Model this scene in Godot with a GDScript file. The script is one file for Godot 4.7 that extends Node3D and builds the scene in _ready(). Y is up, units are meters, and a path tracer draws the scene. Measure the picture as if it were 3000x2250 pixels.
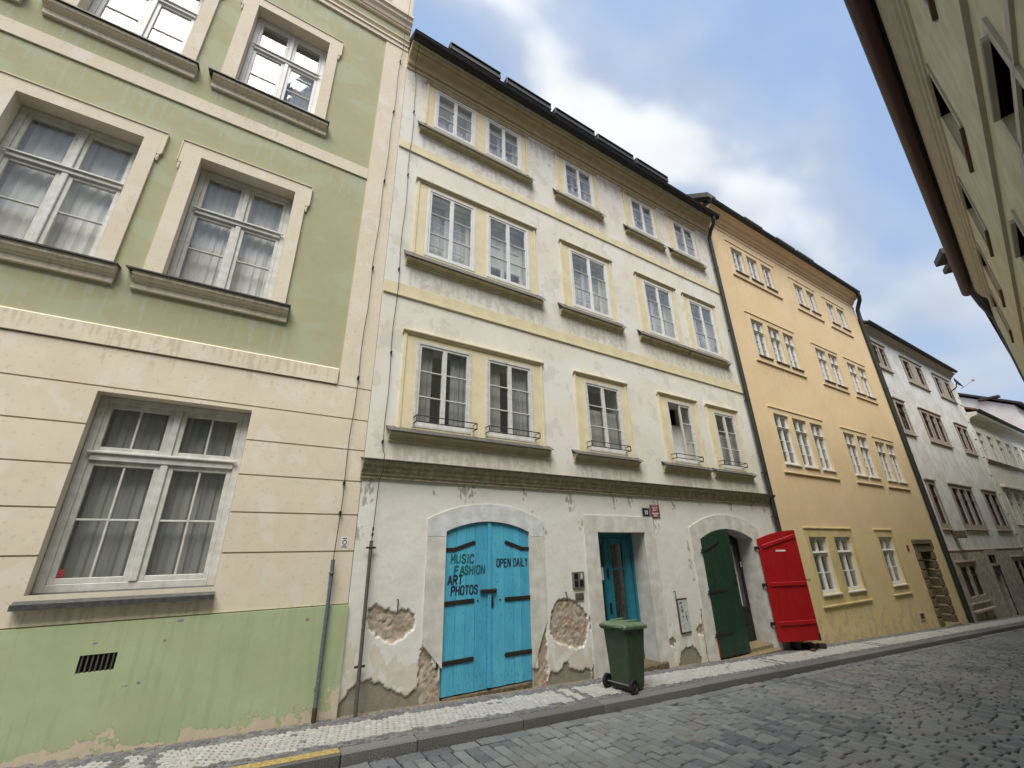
extends Node3D
# A narrow cobbled street: a row of plastered town houses on one side (facade plane z = 0, x runs down the street,
# y = 0 is eye height), the opposite row close behind the viewer.

const SL := -0.0425            # the street falls away along x
var woff := {}
var taken := {}
var M := {}
var rng := RandomNumberGenerator.new()

func gy(x: float) -> float:
	return -1.725 + SL * x

# ------------------------------------------------------------------ mesh builder
class MB:
	var v := PackedVector3Array()
	var n := PackedVector3Array()
	var uv := PackedVector2Array()
	var c := PackedColorArray()
	var ix := PackedInt32Array()
	var col := Color(1, 1, 1)
	var sl := 0.0
	var u0 := Vector2(0, 0)
	var us := Vector2(1, 1)

	func vert(p: Vector3, nn: Vector3) -> int:
		if sl != 0.0:
			p.y += sl * p.x
		v.append(p); n.append(nn); c.append(col)
		if absf(nn.y) > 0.8:
			uv.append((Vector2(p.x, p.z) - u0) * us)
		elif absf(nn.x) > 0.8:
			uv.append((Vector2(p.z, -p.y) - u0) * us)
		else:
			uv.append((Vector2(p.x, -p.y) - u0) * us)
		return v.size() - 1

	# corners counter-clockwise seen from outside
	func quad(a: Vector3, b: Vector3, d: Vector3, e: Vector3) -> void:
		var nn := (b - a).cross(e - a)
		if nn.length_squared() < 1e-14:
			nn = (d - b).cross(e - b)
		nn = nn.normalized()
		var i := vert(a, nn)
		vert(b, nn); vert(d, nn); vert(e, nn)
		ix.append_array(PackedInt32Array([i, i + 2, i + 1, i, i + 3, i + 2]))

	func tri(a: Vector3, b: Vector3, d: Vector3) -> void:
		var nn := (b - a).cross(d - a).normalized()
		var i := vert(a, nn)
		vert(b, nn); vert(d, nn)
		ix.append_array(PackedInt32Array([i, i + 2, i + 1]))

	func box(x0: float, x1: float, y0: float, y1: float, z0: float, z1: float) -> void:
		hexa([Vector3(x0, y0, z1), Vector3(x1, y0, z1), Vector3(x1, y1, z1), Vector3(x0, y1, z1),
			Vector3(x0, y0, z0), Vector3(x1, y0, z0), Vector3(x1, y1, z0), Vector3(x0, y1, z0)])

	# p: front four ccw, back four behind them
	func hexa(p: Array) -> void:
		quad(p[0], p[1], p[2], p[3])
		quad(p[5], p[4], p[7], p[6])
		quad(p[4], p[0], p[3], p[7])
		quad(p[1], p[5], p[6], p[2])
		quad(p[3], p[2], p[6], p[7])
		quad(p[4], p[5], p[1], p[0])

	# box with chamfered edges, in a frame (o centre, bs axes, h half sizes)
	func cham(o: Vector3, bs: Basis, h: Vector3, b: float) -> void:
		var sg := [-1.0, 1.0]
		for ax in 3:
			var a1 := (ax + 1) % 3
			var a2 := (ax + 2) % 3
			for s in sg:
				var q := []
				for k in [[-1, -1], [1, -1], [1, 1], [-1, 1]]:
					var p := Vector3.ZERO
					p[ax] = s * h[ax]
					p[a1] = k[0] * (h[a1] - b)
					p[a2] = k[1] * (h[a2] - b)
					q.append(o + bs * p)
				if s > 0: quad(q[0], q[1], q[2], q[3])
				else: quad(q[3], q[2], q[1], q[0])
			for s1 in sg:
				for s2 in sg:
					var e := []
					for k in [[0, -1], [0, 1], [1, 1], [1, -1]]:
						var p := Vector3.ZERO
						p[ax] = k[1] * (h[ax] - b)
						if k[0] == 0:
							p[a1] = s1 * h[a1]; p[a2] = s2 * (h[a2] - b)
						else:
							p[a1] = s1 * (h[a1] - b); p[a2] = s2 * h[a2]
						e.append(o + bs * p)
					if s1 * s2 > 0: quad(e[3], e[2], e[1], e[0])
					else: quad(e[0], e[1], e[2], e[3])
		for sx in sg:
			for sy in sg:
				for sz in sg:
					var a := o + bs * Vector3(sx * h.x, sy * (h.y - b), sz * (h.z - b))
					var d := o + bs * Vector3(sx * (h.x - b), sy * h.y, sz * (h.z - b))
					var e := o + bs * Vector3(sx * (h.x - b), sy * (h.y - b), sz * h.z)
					if sx * sy * sz > 0: tri(a, d, e)
					else: tri(a, e, d)

	func cbox(x0: float, x1: float, y0: float, y1: float, z0: float, z1: float, b := 0.008) -> void:
		cham(Vector3(x0 + x1, y0 + y1, z0 + z1) / 2.0, Basis.IDENTITY, Vector3(x1 - x0, y1 - y0, z1 - z0) / 2.0, b)

	# swept round tube
	func tube(pts: Array, r, sides := 10) -> void:
		var rings := []
		var pn := Vector3.ZERO
		for i in pts.size():
			var t: Vector3
			if i == 0: t = pts[1] - pts[0]
			elif i == pts.size() - 1: t = pts[i] - pts[i - 1]
			else: t = (pts[i] - pts[i - 1]).normalized() + (pts[i + 1] - pts[i]).normalized()
			t = t.normalized()
			if pn == Vector3.ZERO:
				pn = t.cross(Vector3(0.31, 0.17, 0.93)).normalized()
			else:
				pn = (pn - t * pn.dot(t)).normalized()
			var bn := t.cross(pn)
			var ring := []
			var rr: float = r[i] if r is Array else r
			for k in sides:
				var a := TAU * k / sides
				var d := pn * cos(a) + bn * sin(a)
				ring.append(vert(pts[i] + d * rr, d))
			rings.append(ring)
			if i == 0 or i == pts.size() - 1:
				var cc := vert(pts[i], t if i else -t)
				for k in sides:
					var a1: int = ring[k]
					var a2: int = ring[(k + 1) % sides]
					if i == 0: ix.append_array(PackedInt32Array([cc, a1, a2]))
					else: ix.append_array(PackedInt32Array([cc, a2, a1]))
		for i in rings.size() - 1:
			for k in sides:
				var a: int = rings[i][k]
				var b: int = rings[i][(k + 1) % sides]
				var d: int = rings[i + 1][(k + 1) % sides]
				var e: int = rings[i + 1][k]
				ix.append_array(PackedInt32Array([a, d, b, a, e, d]))

	# profile of (z, y) points extruded along x; listed from the wall outwards and upwards (bottom first)
	func mould(pr: Array, x0: float, x1: float) -> void:
		for i in pr.size() - 1:
			var a: Vector2 = pr[i]
			var b: Vector2 = pr[i + 1]
			quad(Vector3(x0, a.y, a.x), Vector3(x1, a.y, a.x), Vector3(x1, b.y, b.x), Vector3(x0, b.y, b.x))
		var poly := PackedVector2Array(pr)
		var t := Geometry2D.triangulate_polygon(poly)
		for i in range(0, t.size(), 3):
			var q := [poly[t[i]], poly[t[i + 1]], poly[t[i + 2]]]
			tri(Vector3(x1, q[0].y, q[0].x), Vector3(x1, q[2].y, q[2].x), Vector3(x1, q[1].y, q[1].x))
			tri(Vector3(x0, q[0].y, q[0].x), Vector3(x0, q[1].y, q[1].x), Vector3(x0, q[2].y, q[2].x))

	# polygon in x,y extruded from z0 (back) to z1 (front); polygon listed counter-clockwise
	func prism(poly: PackedVector2Array, z0: float, z1: float, back := true) -> void:
		if Geometry2D.is_polygon_clockwise(poly):
			poly = poly.duplicate(); poly.reverse()
		var t := Geometry2D.triangulate_polygon(poly)
		for i in range(0, t.size(), 3):
			var a := poly[t[i]]
			var b := poly[t[i + 1]]
			var d := poly[t[i + 2]]
			if (b - a).cross(d - a) < 0:
				var s := b; b = d; d = s
			tri(Vector3(a.x, a.y, z1), Vector3(b.x, b.y, z1), Vector3(d.x, d.y, z1))
			if back: tri(Vector3(a.x, a.y, z0), Vector3(d.x, d.y, z0), Vector3(b.x, b.y, z0))
		for i in poly.size():
			var a := poly[i]
			var b := poly[(i + 1) % poly.size()]
			quad(Vector3(a.x, a.y, z0), Vector3(b.x, b.y, z0), Vector3(b.x, b.y, z1), Vector3(a.x, a.y, z1))

	# wall slab with rectangular holes [x0, x1, y0, y1]; front at zf, back at zb
	func wall(x0: float, x1: float, y0: float, y1: float, holes: Array, zf: float, zb: float, front := true) -> void:
		var xs := [x0, x1]
		var ys := [y0, y1]
		for h in holes:
			for k in 2:
				if h[k] > x0 and h[k] < x1 and not xs.has(h[k]): xs.append(h[k])
				if h[k + 2] > y0 and h[k + 2] < y1 and not ys.has(h[k + 2]): ys.append(h[k + 2])
		xs.sort(); ys.sort()
		var solid := {}
		for i in xs.size() - 1:
			for j in ys.size() - 1:
				var mx: float = (xs[i] + xs[i + 1]) / 2
				var my: float = (ys[j] + ys[j + 1]) / 2
				var s := true
				for h in holes:
					if mx > h[0] and mx < h[1] and my > h[2] and my < h[3]: s = false
				solid[Vector2i(i, j)] = s
		for i in xs.size() - 1:
			for j in ys.size() - 1:
				if not solid[Vector2i(i, j)]: continue
				var a: float = xs[i]
				var b: float = xs[i + 1]
				var d: float = ys[j]
				var e: float = ys[j + 1]
				if front: quad(Vector3(a, d, zf), Vector3(b, d, zf), Vector3(b, e, zf), Vector3(a, e, zf))
				quad(Vector3(b, d, zb), Vector3(a, d, zb), Vector3(a, e, zb), Vector3(b, e, zb))
				if not solid.get(Vector2i(i - 1, j), false): quad(Vector3(a, d, zb), Vector3(a, d, zf), Vector3(a, e, zf), Vector3(a, e, zb))
				if not solid.get(Vector2i(i + 1, j), false): quad(Vector3(b, d, zf), Vector3(b, d, zb), Vector3(b, e, zb), Vector3(b, e, zf))
				if not solid.get(Vector2i(i, j - 1), false): quad(Vector3(a, d, zb), Vector3(b, d, zb), Vector3(b, d, zf), Vector3(a, d, zf))
				if not solid.get(Vector2i(i, j + 1), false): quad(Vector3(a, e, zf), Vector3(b, e, zf), Vector3(b, e, zb), Vector3(a, e, zb))

	# four bars round a rectangle
	func ring(x0: float, x1: float, y0: float, y1: float, w: float, z0: float, z1: float, b := 0.005) -> void:
		cbox(x0, x0 + w, y0, y1, z0, z1, b)
		cbox(x1 - w, x1, y0, y1, z0, z1, b)
		cbox(x0 + w, x1 - w, y1 - w, y1, z0, z1 - 0.001, b)
		cbox(x0 + w, x1 - w, y0, y0 + w, z0, z1 - 0.001, b)

	# lathe round an axis through o along dir; profile of (radius, distance along)
	func lathe(o: Vector3, dir: Vector3, pr: Array, sides := 20) -> void:
		var a := dir.cross(Vector3(0.2, 0.9, 0.3)).normalized()
		var b := dir.cross(a)
		for i in pr.size() - 1:
			for k in sides:
				var q := []
				for e in [[i, k], [i, k + 1], [i + 1, k + 1], [i + 1, k]]:
					var an = TAU * e[1] / sides
					q.append(o + dir * pr[e[0]].y + (a * cos(an) + b * sin(an)) * pr[e[0]].x)
				quad(q[0], q[1], q[2], q[3])

	func mesh() -> ArrayMesh:
		var m := ArrayMesh.new()
		if v.is_empty(): return m
		var a := []
		a.resize(Mesh.ARRAY_MAX)
		a[Mesh.ARRAY_VERTEX] = v
		a[Mesh.ARRAY_NORMAL] = n
		a[Mesh.ARRAY_TEX_UV] = uv
		a[Mesh.ARRAY_COLOR] = c
		a[Mesh.ARRAY_INDEX] = ix
		m.add_surface_from_arrays(Mesh.PRIMITIVE_TRIANGLES, a)
		return m

# ------------------------------------------------------------------ object helpers
func numbered(s: String) -> String:
	taken[s] = taken.get(s, 0) + 1
	return s if taken[s] == 1 else "%s_%03d" % [s, taken[s] - 1]

func thing(called: String, label: String, category: String, at: Vector3, group := "", turn := 0.0) -> Node3D:
	var o := Node3D.new()
	o.name = numbered(called)
	add_child(o, true)
	o.position = at
	o.rotation.y = turn
	o.set_meta("label", label)
	o.set_meta("category", category)
	if group != "": o.set_meta("group", group)
	woff[o] = at
	return o

# a mesh whose vertices are in world coordinates (or placed at 'at'), hung under its parent
func obj(called: String, mb, m: Material, parent: Node3D, at := Vector3.ZERO) -> MeshInstance3D:
	var o := MeshInstance3D.new()
	o.name = called
	o.mesh = mb.mesh() if mb is MB else mb
	o.material_override = m
	parent.add_child(o, true)
	o.position = at - woff.get(parent, Vector3.ZERO)
	woff[o] = at
	return o

func structure(called: String, mb, m: Material) -> MeshInstance3D:
	var o := obj(called, mb, m, self)
	o.set_meta("kind", "structure")
	return o

func stuff(o: Node3D) -> void:
	o.set_meta("kind", "stuff")

# ------------------------------------------------------------------ materials
func lin(r: float, g: float, b: float) -> Color:
	return Color(r, g, b).linear_to_srgb()

# seamless noise picture between two tints
func noise_tex(sd: int, freq: float, oct: int, lo: Color, hi: Color, size := 512, sharp := 1.0) -> ImageTexture:
	var f := FastNoiseLite.new()
	f.seed = sd
	f.noise_type = FastNoiseLite.TYPE_SIMPLEX_SMOOTH
	f.frequency = freq
	f.fractal_octaves = oct
	var im := f.get_seamless_image(size, size)
	im.convert(Image.FORMAT_L8)
	var d := im.get_data()
	var o := PackedByteArray()
	o.resize(size * size * 3)
	var lut := []
	for i in 256:
		var t := clampf((i / 255.0 - 0.5) * sharp + 0.5, 0, 1)
		lut.append([int(lerpf(lo.r, hi.r, t) * 255), int(lerpf(lo.g, hi.g, t) * 255), int(lerpf(lo.b, hi.b, t) * 255)])
	for i in d.size():
		var q: Array = lut[d[i]]
		o[i * 3] = q[0]; o[i * 3 + 1] = q[1]; o[i * 3 + 2] = q[2]
	var t2 := Image.create_from_data(size, size, false, Image.FORMAT_RGB8, o)
	t2.generate_mipmaps()
	return ImageTexture.create_from_image(t2)

func mat(col: Color, rough: float, tex: Texture2D = null, scale := 1.0, bump: Texture2D = null, bump_cm := 0.0) -> StandardMaterial3D:
	var m := StandardMaterial3D.new()
	m.albedo_color = col
	m.roughness = rough
	if tex or bump:
		m.uv1_triplanar = true
		m.uv1_world_triplanar = true
		m.uv1_scale = Vector3.ONE * scale
	if tex: m.albedo_texture = tex
	if bump:
		m.heightmap_enabled = true
		m.heightmap_texture = bump
		m.heightmap_scale = bump_cm
	return m

func glass() -> StandardMaterial3D:
	var m := StandardMaterial3D.new()
	m.albedo_color = Color(0.75, 0.8, 0.8, 0.025)
	m.transparency = BaseMaterial3D.TRANSPARENCY_ALPHA
	m.roughness = 0.02
	m.metallic_specular = 0.6
	return m

func make_materials() -> void:
	var mott := noise_tex(3, 0.006, 6, Color(0.94, 0.935, 0.925), Color(1, 1, 1), 512, 1.3)
	var mott2 := noise_tex(8, 0.009, 7, Color(0.88, 0.87, 0.85), Color(1, 1, 1), 512, 1.2)
	var dirty := noise_tex(5, 0.02, 7, Color(0.76, 0.74, 0.7), Color(1, 1, 1), 512, 1.4)
	var grain := noise_tex(11, 0.05, 4, Color(0.75, 0.75, 0.75), Color(1, 1, 1), 256, 1.4)
	var fine := noise_tex(21, 0.03, 5, Color(0, 0, 0), Color(1, 1, 1), 512, 1.2)
	var speck := noise_tex(31, 0.12, 3, Color(0.62, 0.62, 0.62), Color(1, 1, 1), 256, 1.6)
	M.mott = mott; M.fine = fine; M.dirty = dirty
	M.cream = mat(lin(0.74, 0.66, 0.54), 0.92, mott2, 0.33, fine, 0.14)
	M.green = mat(lin(0.43, 0.42, 0.28), 0.93, mott2, 0.3, fine, 0.14)
	M.sheet = mat(lin(0.035, 0.033, 0.03), 0.5, grain, 1.0)
	M.sheet_grey = mat(lin(0.12, 0.12, 0.12), 0.45, grain, 1.0)
	M.white_paint = mat(lin(0.74, 0.74, 0.73), 0.45, mott, 0.8)
	M.old_white = mat(lin(0.68, 0.68, 0.655), 0.55, mott2, 1.3)
	M.glass = glass()
	M.curtain = mat(lin(0.76, 0.76, 0.74), 0.95)
	M.curtain.backlight = Color(0.5, 0.5, 0.5)
	M.net = mat(lin(0.32, 0.335, 0.315), 0.95)
	M.net.backlight = Color(0.3, 0.3, 0.3)
	M.lining = mat(lin(0.5, 0.49, 0.46), 0.8)
	M.room = mat(lin(0.4, 0.39, 0.37), 0.95)
	M.yellow_trim = mat(lin(0.76, 0.675, 0.455), 0.9, mott, 0.7, fine, 0.14)
	M.olive = mat(lin(0.6, 0.53, 0.34), 0.9, mott2, 0.8, fine, 0.14)
	M.olive_dark = mat(lin(0.45, 0.41, 0.29), 0.9, dirty, 0.8, fine, 0.14)
	M.black_metal = mat(lin(0.012, 0.012, 0.013), 0.55, grain, 3.0)
	M.rust_iron = mat(lin(0.022, 0.018, 0.016), 0.6, dirty, 4.0)
	M.zinc = mat(lin(0.17, 0.19, 0.21), 0.5, grain, 2.0)
	M.pipe_grey = mat(lin(0.13, 0.125, 0.115), 0.6, dirty, 2.0)
	M.gutter_dark = mat(lin(0.013, 0.013, 0.013), 0.55, grain, 2.0)
	M.pipe_green = mat(lin(0.03, 0.036, 0.03), 0.5, dirty, 1.5)
	M.roof = mat(lin(0.05, 0.045, 0.04), 0.8, grain, 1.0)
	M.roof_tile = mat(lin(0.24, 0.09, 0.05), 0.85, dirty, 0.8)
	M.tile_grey = mat(lin(0.15, 0.14, 0.12), 0.85, dirty, 0.8)
	M.orange = mat(lin(0.735, 0.56, 0.335), 0.93, mott, 0.25, fine, 0.14)
	M.orange_low = mat(lin(0.72, 0.585, 0.3), 0.93, mott2, 0.3, fine, 0.14)
	M.orange_trim = mat(lin(0.755, 0.6, 0.385), 0.92, mott, 0.4, fine, 0.14)
	M.pink = mat(lin(0.6, 0.36, 0.25), 0.93, mott, 0.4)
	M.grey_wall = mat(lin(0.74, 0.74, 0.73), 0.93, mott2, 0.25, fine, 0.14)
	M.grey_low = mat(lin(0.5, 0.46, 0.41), 0.93, dirty, 0.35, fine, 0.14)
	M.stone_trim = mat(lin(0.48, 0.41, 0.34), 0.9, dirty, 0.9)
	M.brown_frame = mat(lin(0.06, 0.022, 0.018), 0.6, grain, 2.0)
	M.ivory = mat(lin(0.72, 0.69, 0.61), 0.92, mott, 0.3)
	M.chalk = mat(lin(0.78, 0.77, 0.75), 0.92, mott, 0.3)
	M.sandstone = mat(lin(0.2, 0.155, 0.095), 0.92, dirty, 1.2, fine, 1.2)
	M.step_stone = mat(lin(0.36, 0.28, 0.17), 0.92, dirty, 1.5, fine, 1.0)
	M.dark_wood = mat(lin(0.035, 0.022, 0.015), 0.6, grain, 2.0)
	M.black_wood = mat(lin(0.008, 0.008, 0.009), 0.5, grain, 2.0)
	M.opp_wall = mat(lin(0.51, 0.51, 0.36), 0.93, mott2, 0.3, fine, 0.14)
	M.opp_trim = mat(lin(0.4, 0.385, 0.32), 0.92, mott, 0.6)
	M.red_gutter = mat(lin(0.05, 0.012, 0.014), 0.5, grain, 2.0)
	M.reveal = mat(lin(0.68, 0.67, 0.63), 0.92, mott2, 0.7, fine, 0.14)
	M.surround = mat(lin(0.74, 0.73, 0.68), 0.9, mott2, 0.7, fine, 0.14)
	M.arch_white = mat(lin(0.74, 0.77, 0.79), 0.9, mott2, 0.8, fine, 0.14)
	M.kerb = [mat(lin(0.27, 0.262, 0.248), 0.85, speck, 2.5, fine, 0.2), mat(lin(0.23, 0.225, 0.212), 0.85, speck, 2.5, fine, 0.2), mat(lin(0.3, 0.292, 0.278), 0.85, speck, 2.5, fine, 0.2)]
	M.sand = mat(lin(0.3, 0.265, 0.21), 0.95, dirty, 1.5, fine, 1.0)
	M.joint = mat(lin(0.035, 0.033, 0.028), 0.95, dirty, 2.0)
	M.yellow_paint = mat(lin(0.55, 0.42, 0.16), 0.8, dirty, 2.0)
	M.bin = mat(lin(0.05, 0.085, 0.045), 0.42, mott2, 1.2)
	M.bin_lid = mat(lin(0.14, 0.21, 0.125), 0.5, mott2, 1.5)
	M.rubber = mat(lin(0.012, 0.012, 0.012), 0.75)
	M.rim = mat(lin(0.03, 0.03, 0.03), 0.55)
	M.teal = mat(lin(0.015, 0.2, 0.3), 0.45, mott2, 1.0)
	M.red_door = mat(lin(0.3, 0.004, 0.007), 0.42, mott, 0.8)
	M.enamel_red = mat(lin(0.28, 0.02, 0.02), 0.35, dirty, 3.0)
	M.enamel_blue = mat(lin(0.012, 0.014, 0.05), 0.35, dirty, 3.0)
	M.enamel_white = mat(lin(0.8, 0.78, 0.75), 0.4)
	M.steel = mat(lin(0.24, 0.23, 0.22), 0.4, grain, 4.0)
	M.black = mat(lin(0.01, 0.01, 0.01), 0.4)
	M.board = mat(lin(0.62, 0.68, 0.68), 0.5, mott2, 2.0)
	M.brown_wood = mat(lin(0.1, 0.055, 0.03), 0.8, dirty, 3.0)
	M.paper = mat(lin(0.75, 0.75, 0.75), 0.8)
	M.ink_teal = mat(lin(0.02, 0.13, 0.14), 0.8)
	M.ink_faded = mat(lin(0.03, 0.23, 0.24), 0.8, dirty, 6.0)
	M.ink = mat(lin(0.012, 0.018, 0.035), 0.8, mott2, 5.0)
	M.lamp_red = mat(lin(0.6, 0.05, 0.06), 0.6)
	M.leaf = mat(lin(0.35, 0.12, 0.05), 0.9)

# ------------------------------------------------------------------ stencil lettering
const GLYPH := {
	"M": [[0, 0, 0, 6], [0, 6, 2, 2.6], [2, 2.6, 4, 6], [4, 6, 4, 0]],
	"U": [[0, 6, 0, 1.2], [0, 1.2, 0.9, 0], [3.1, 0, 4, 1.2], [4, 1.2, 4, 6], [1.5, 0, 2.5, 0]],
	"S": [[4, 4.7, 3.2, 6], [3.2, 6, 0.9, 6], [0.9, 6, 0, 4.9], [0, 4.9, 0.5, 3.7], [0.5, 3.7, 3.5, 2.4], [3.5, 2.4, 4, 1.2], [4, 1.2, 3.1, 0], [3.1, 0, 0.8, 0], [0.8, 0, 0, 1.3]],
	"i": [[0.6, 0, 0.6, 3.9], [0.6, 5.3, 0.6, 6]],
	"C": [[4, 4.7, 3.1, 6], [3.1, 6, 0.9, 6], [0.9, 6, 0, 4.9], [0, 4.9, 0, 3.5], [0, 2.5, 0, 1.1], [0, 1.1, 0.9, 0], [0.9, 0, 3.1, 0], [3.1, 0, 4, 1.3]],
	"F": [[0, 0, 0, 6], [0.9, 6, 3.8, 6], [0.9, 3.2, 3.2, 3.2]],
	"A": [[0, 0, 1.8, 6], [2.3, 6, 4.1, 0], [1.2, 2, 2.9, 2]],
	"H": [[0, 0, 0, 6], [4, 0, 4, 6], [0.9, 3, 3.1, 3]],
	"O": [[1.5, 6, 0.9, 6], [0.9, 6, 0, 4.9], [0, 4.9, 0, 1.1], [0, 1.1, 0.9, 0], [0.9, 0, 1.5, 0], [2.5, 0, 3.1, 0], [3.1, 0, 4, 1.1], [4, 1.1, 4, 4.9], [4, 4.9, 3.1, 6], [3.1, 6, 2.5, 6]],
	"N": [[0, 0, 0, 6], [0.4, 6, 3.6, 0], [4, 0, 4, 6]],
	"R": [[0, 0, 0, 6], [0.9, 6, 3.2, 6], [3.2, 6, 4, 5.1], [4, 5.1, 4, 4], [4, 4, 3.2, 3.1], [3.2, 3.1, 0.9, 3.1], [2, 2.9, 4.1, 0]],
	"T": [[0, 6, 1.5, 6], [2.1, 6, 2.1, 0], [2.7, 6, 4.2, 6]],
	"P": [[0, 0, 0, 6], [0.9, 6, 3.2, 6], [3.2, 6, 4, 5.1], [4, 5.1, 4, 4], [4, 4, 3.2, 3], [3.2, 3, 0.9, 3]],
	"E": [[0, 0, 0, 6], [0.9, 6, 3.7, 6], [0.9, 3, 3.2, 3], [0.9, 0, 3.7, 0]],
	"D": [[0, 0, 0, 6], [0.9, 6, 2.6, 6], [2.6, 6, 4, 4.6], [4, 4.6, 4, 1.4], [4, 1.4, 2.6, 0], [2.6, 0, 0.9, 0]],
	"L": [[0, 6, 0, 0], [0.9, 0, 3.6, 0]],
	"Y": [[0, 6, 2, 3.1], [4, 6, 2, 3.1], [2, 2.4, 2, 0]],
}

func lettering(text: String, x0: float, x1: float, y0: float, h: float, z: float, slant := 0.0) -> MB:
	var mb := MB.new()
	var total := 0.0
	for ch in text:
		total += {"i": 3.0, " ": 2.0}.get(ch, 6.0)
	var sx := (x1 - x0) / (total - 1.8)
	var sy := h / 6.0
	var hw := minf(sx, sy) * 0.76
	var x := x0
	for ch in text:
		if GLYPH.has(ch):
			for s in GLYPH[ch]:
				var a := Vector2(x + s[0] * sx + s[1] * sy * slant, y0 + s[1] * sy)
				var b := Vector2(x + s[2] * sx + s[3] * sy * slant, y0 + s[3] * sy)
				var d := (b - a).normalized()
				a -= d * hw * 0.5; b += d * hw * 0.5
				var p := Vector2(-d.y, d.x) * hw
				mb.hexa([Vector3(a.x - p.x, a.y - p.y, z), Vector3(b.x - p.x, b.y - p.y, z), Vector3(b.x + p.x, b.y + p.y, z), Vector3(a.x + p.x, a.y + p.y, z),
					Vector3(a.x - p.x, a.y - p.y, z - 0.002), Vector3(b.x - p.x, b.y - p.y, z - 0.002), Vector3(b.x + p.x, b.y + p.y, z - 0.002), Vector3(a.x + p.x, a.y + p.y, z - 0.002)])
		x += {"i": 3.0, " ": 2.0}.get(ch, 6.0) * sx
	return mb

func text_mesh(s: String, h: float, font: String, bold := true) -> TextMesh:
	var f := SystemFont.new()
	f.font_names = PackedStringArray([font])
	f.font_weight = 700 if bold else 400
	var t := TextMesh.new()
	t.text = s
	t.font = f
	t.font_size = 48
	t.pixel_size = h / 34.0
	t.depth = 0.003
	return t

# ------------------------------------------------------------------ windows
var quads := {}
func pane(w: Node3D, x0: float, x1: float, y0: float, y1: float, z: float, tilt := 0.009) -> void:
	var key := Vector2i(int(round((x1 - x0) * 500)), int(round((y1 - y0) * 500)))
	if not quads.has(key):
		var q := MB.new()
		var hx := key.x / 1000.0
		var hy := key.y / 1000.0
		for z2 in [0.002, -0.002]:
			q.quad(Vector3(-hx, -hy, z2), Vector3(hx, -hy, z2), Vector3(hx, hy, z2), Vector3(-hx, hy, z2))
		quads[key] = q.mesh()
	var p := obj("pane", quads[key], M.glass, w, Vector3((x0 + x1) / 2, (y0 + y1) / 2, z))
	p.rotation = Vector3(rng.randf_range(-tilt, tilt), rng.randf_range(-tilt, tilt), 0)

func drape(x0: float, x1: float, y0: float, y1: float, z: float, folds: float, amp: float) -> MB:
	var mb := MB.new()
	var nx := int(maxf(8, (x1 - x0) * 42))
	var ph := rng.randf() * 10
	for i in nx:
		var q := []
		for k in [i, i + 1]:
			var t := float(k) / nx
			var x := lerpf(x0, x1, t)
			var s := sin(x * folds + ph) * amp + sin(x * folds * 2.3 + ph * 2) * amp * 0.4
			q.append(Vector3(x, y0, z + s)); q.append(Vector3(x + s * 0.4, y1, z + s * 0.5))
		mb.quad(q[0], q[2], q[3], q[1])
	return mb

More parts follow.
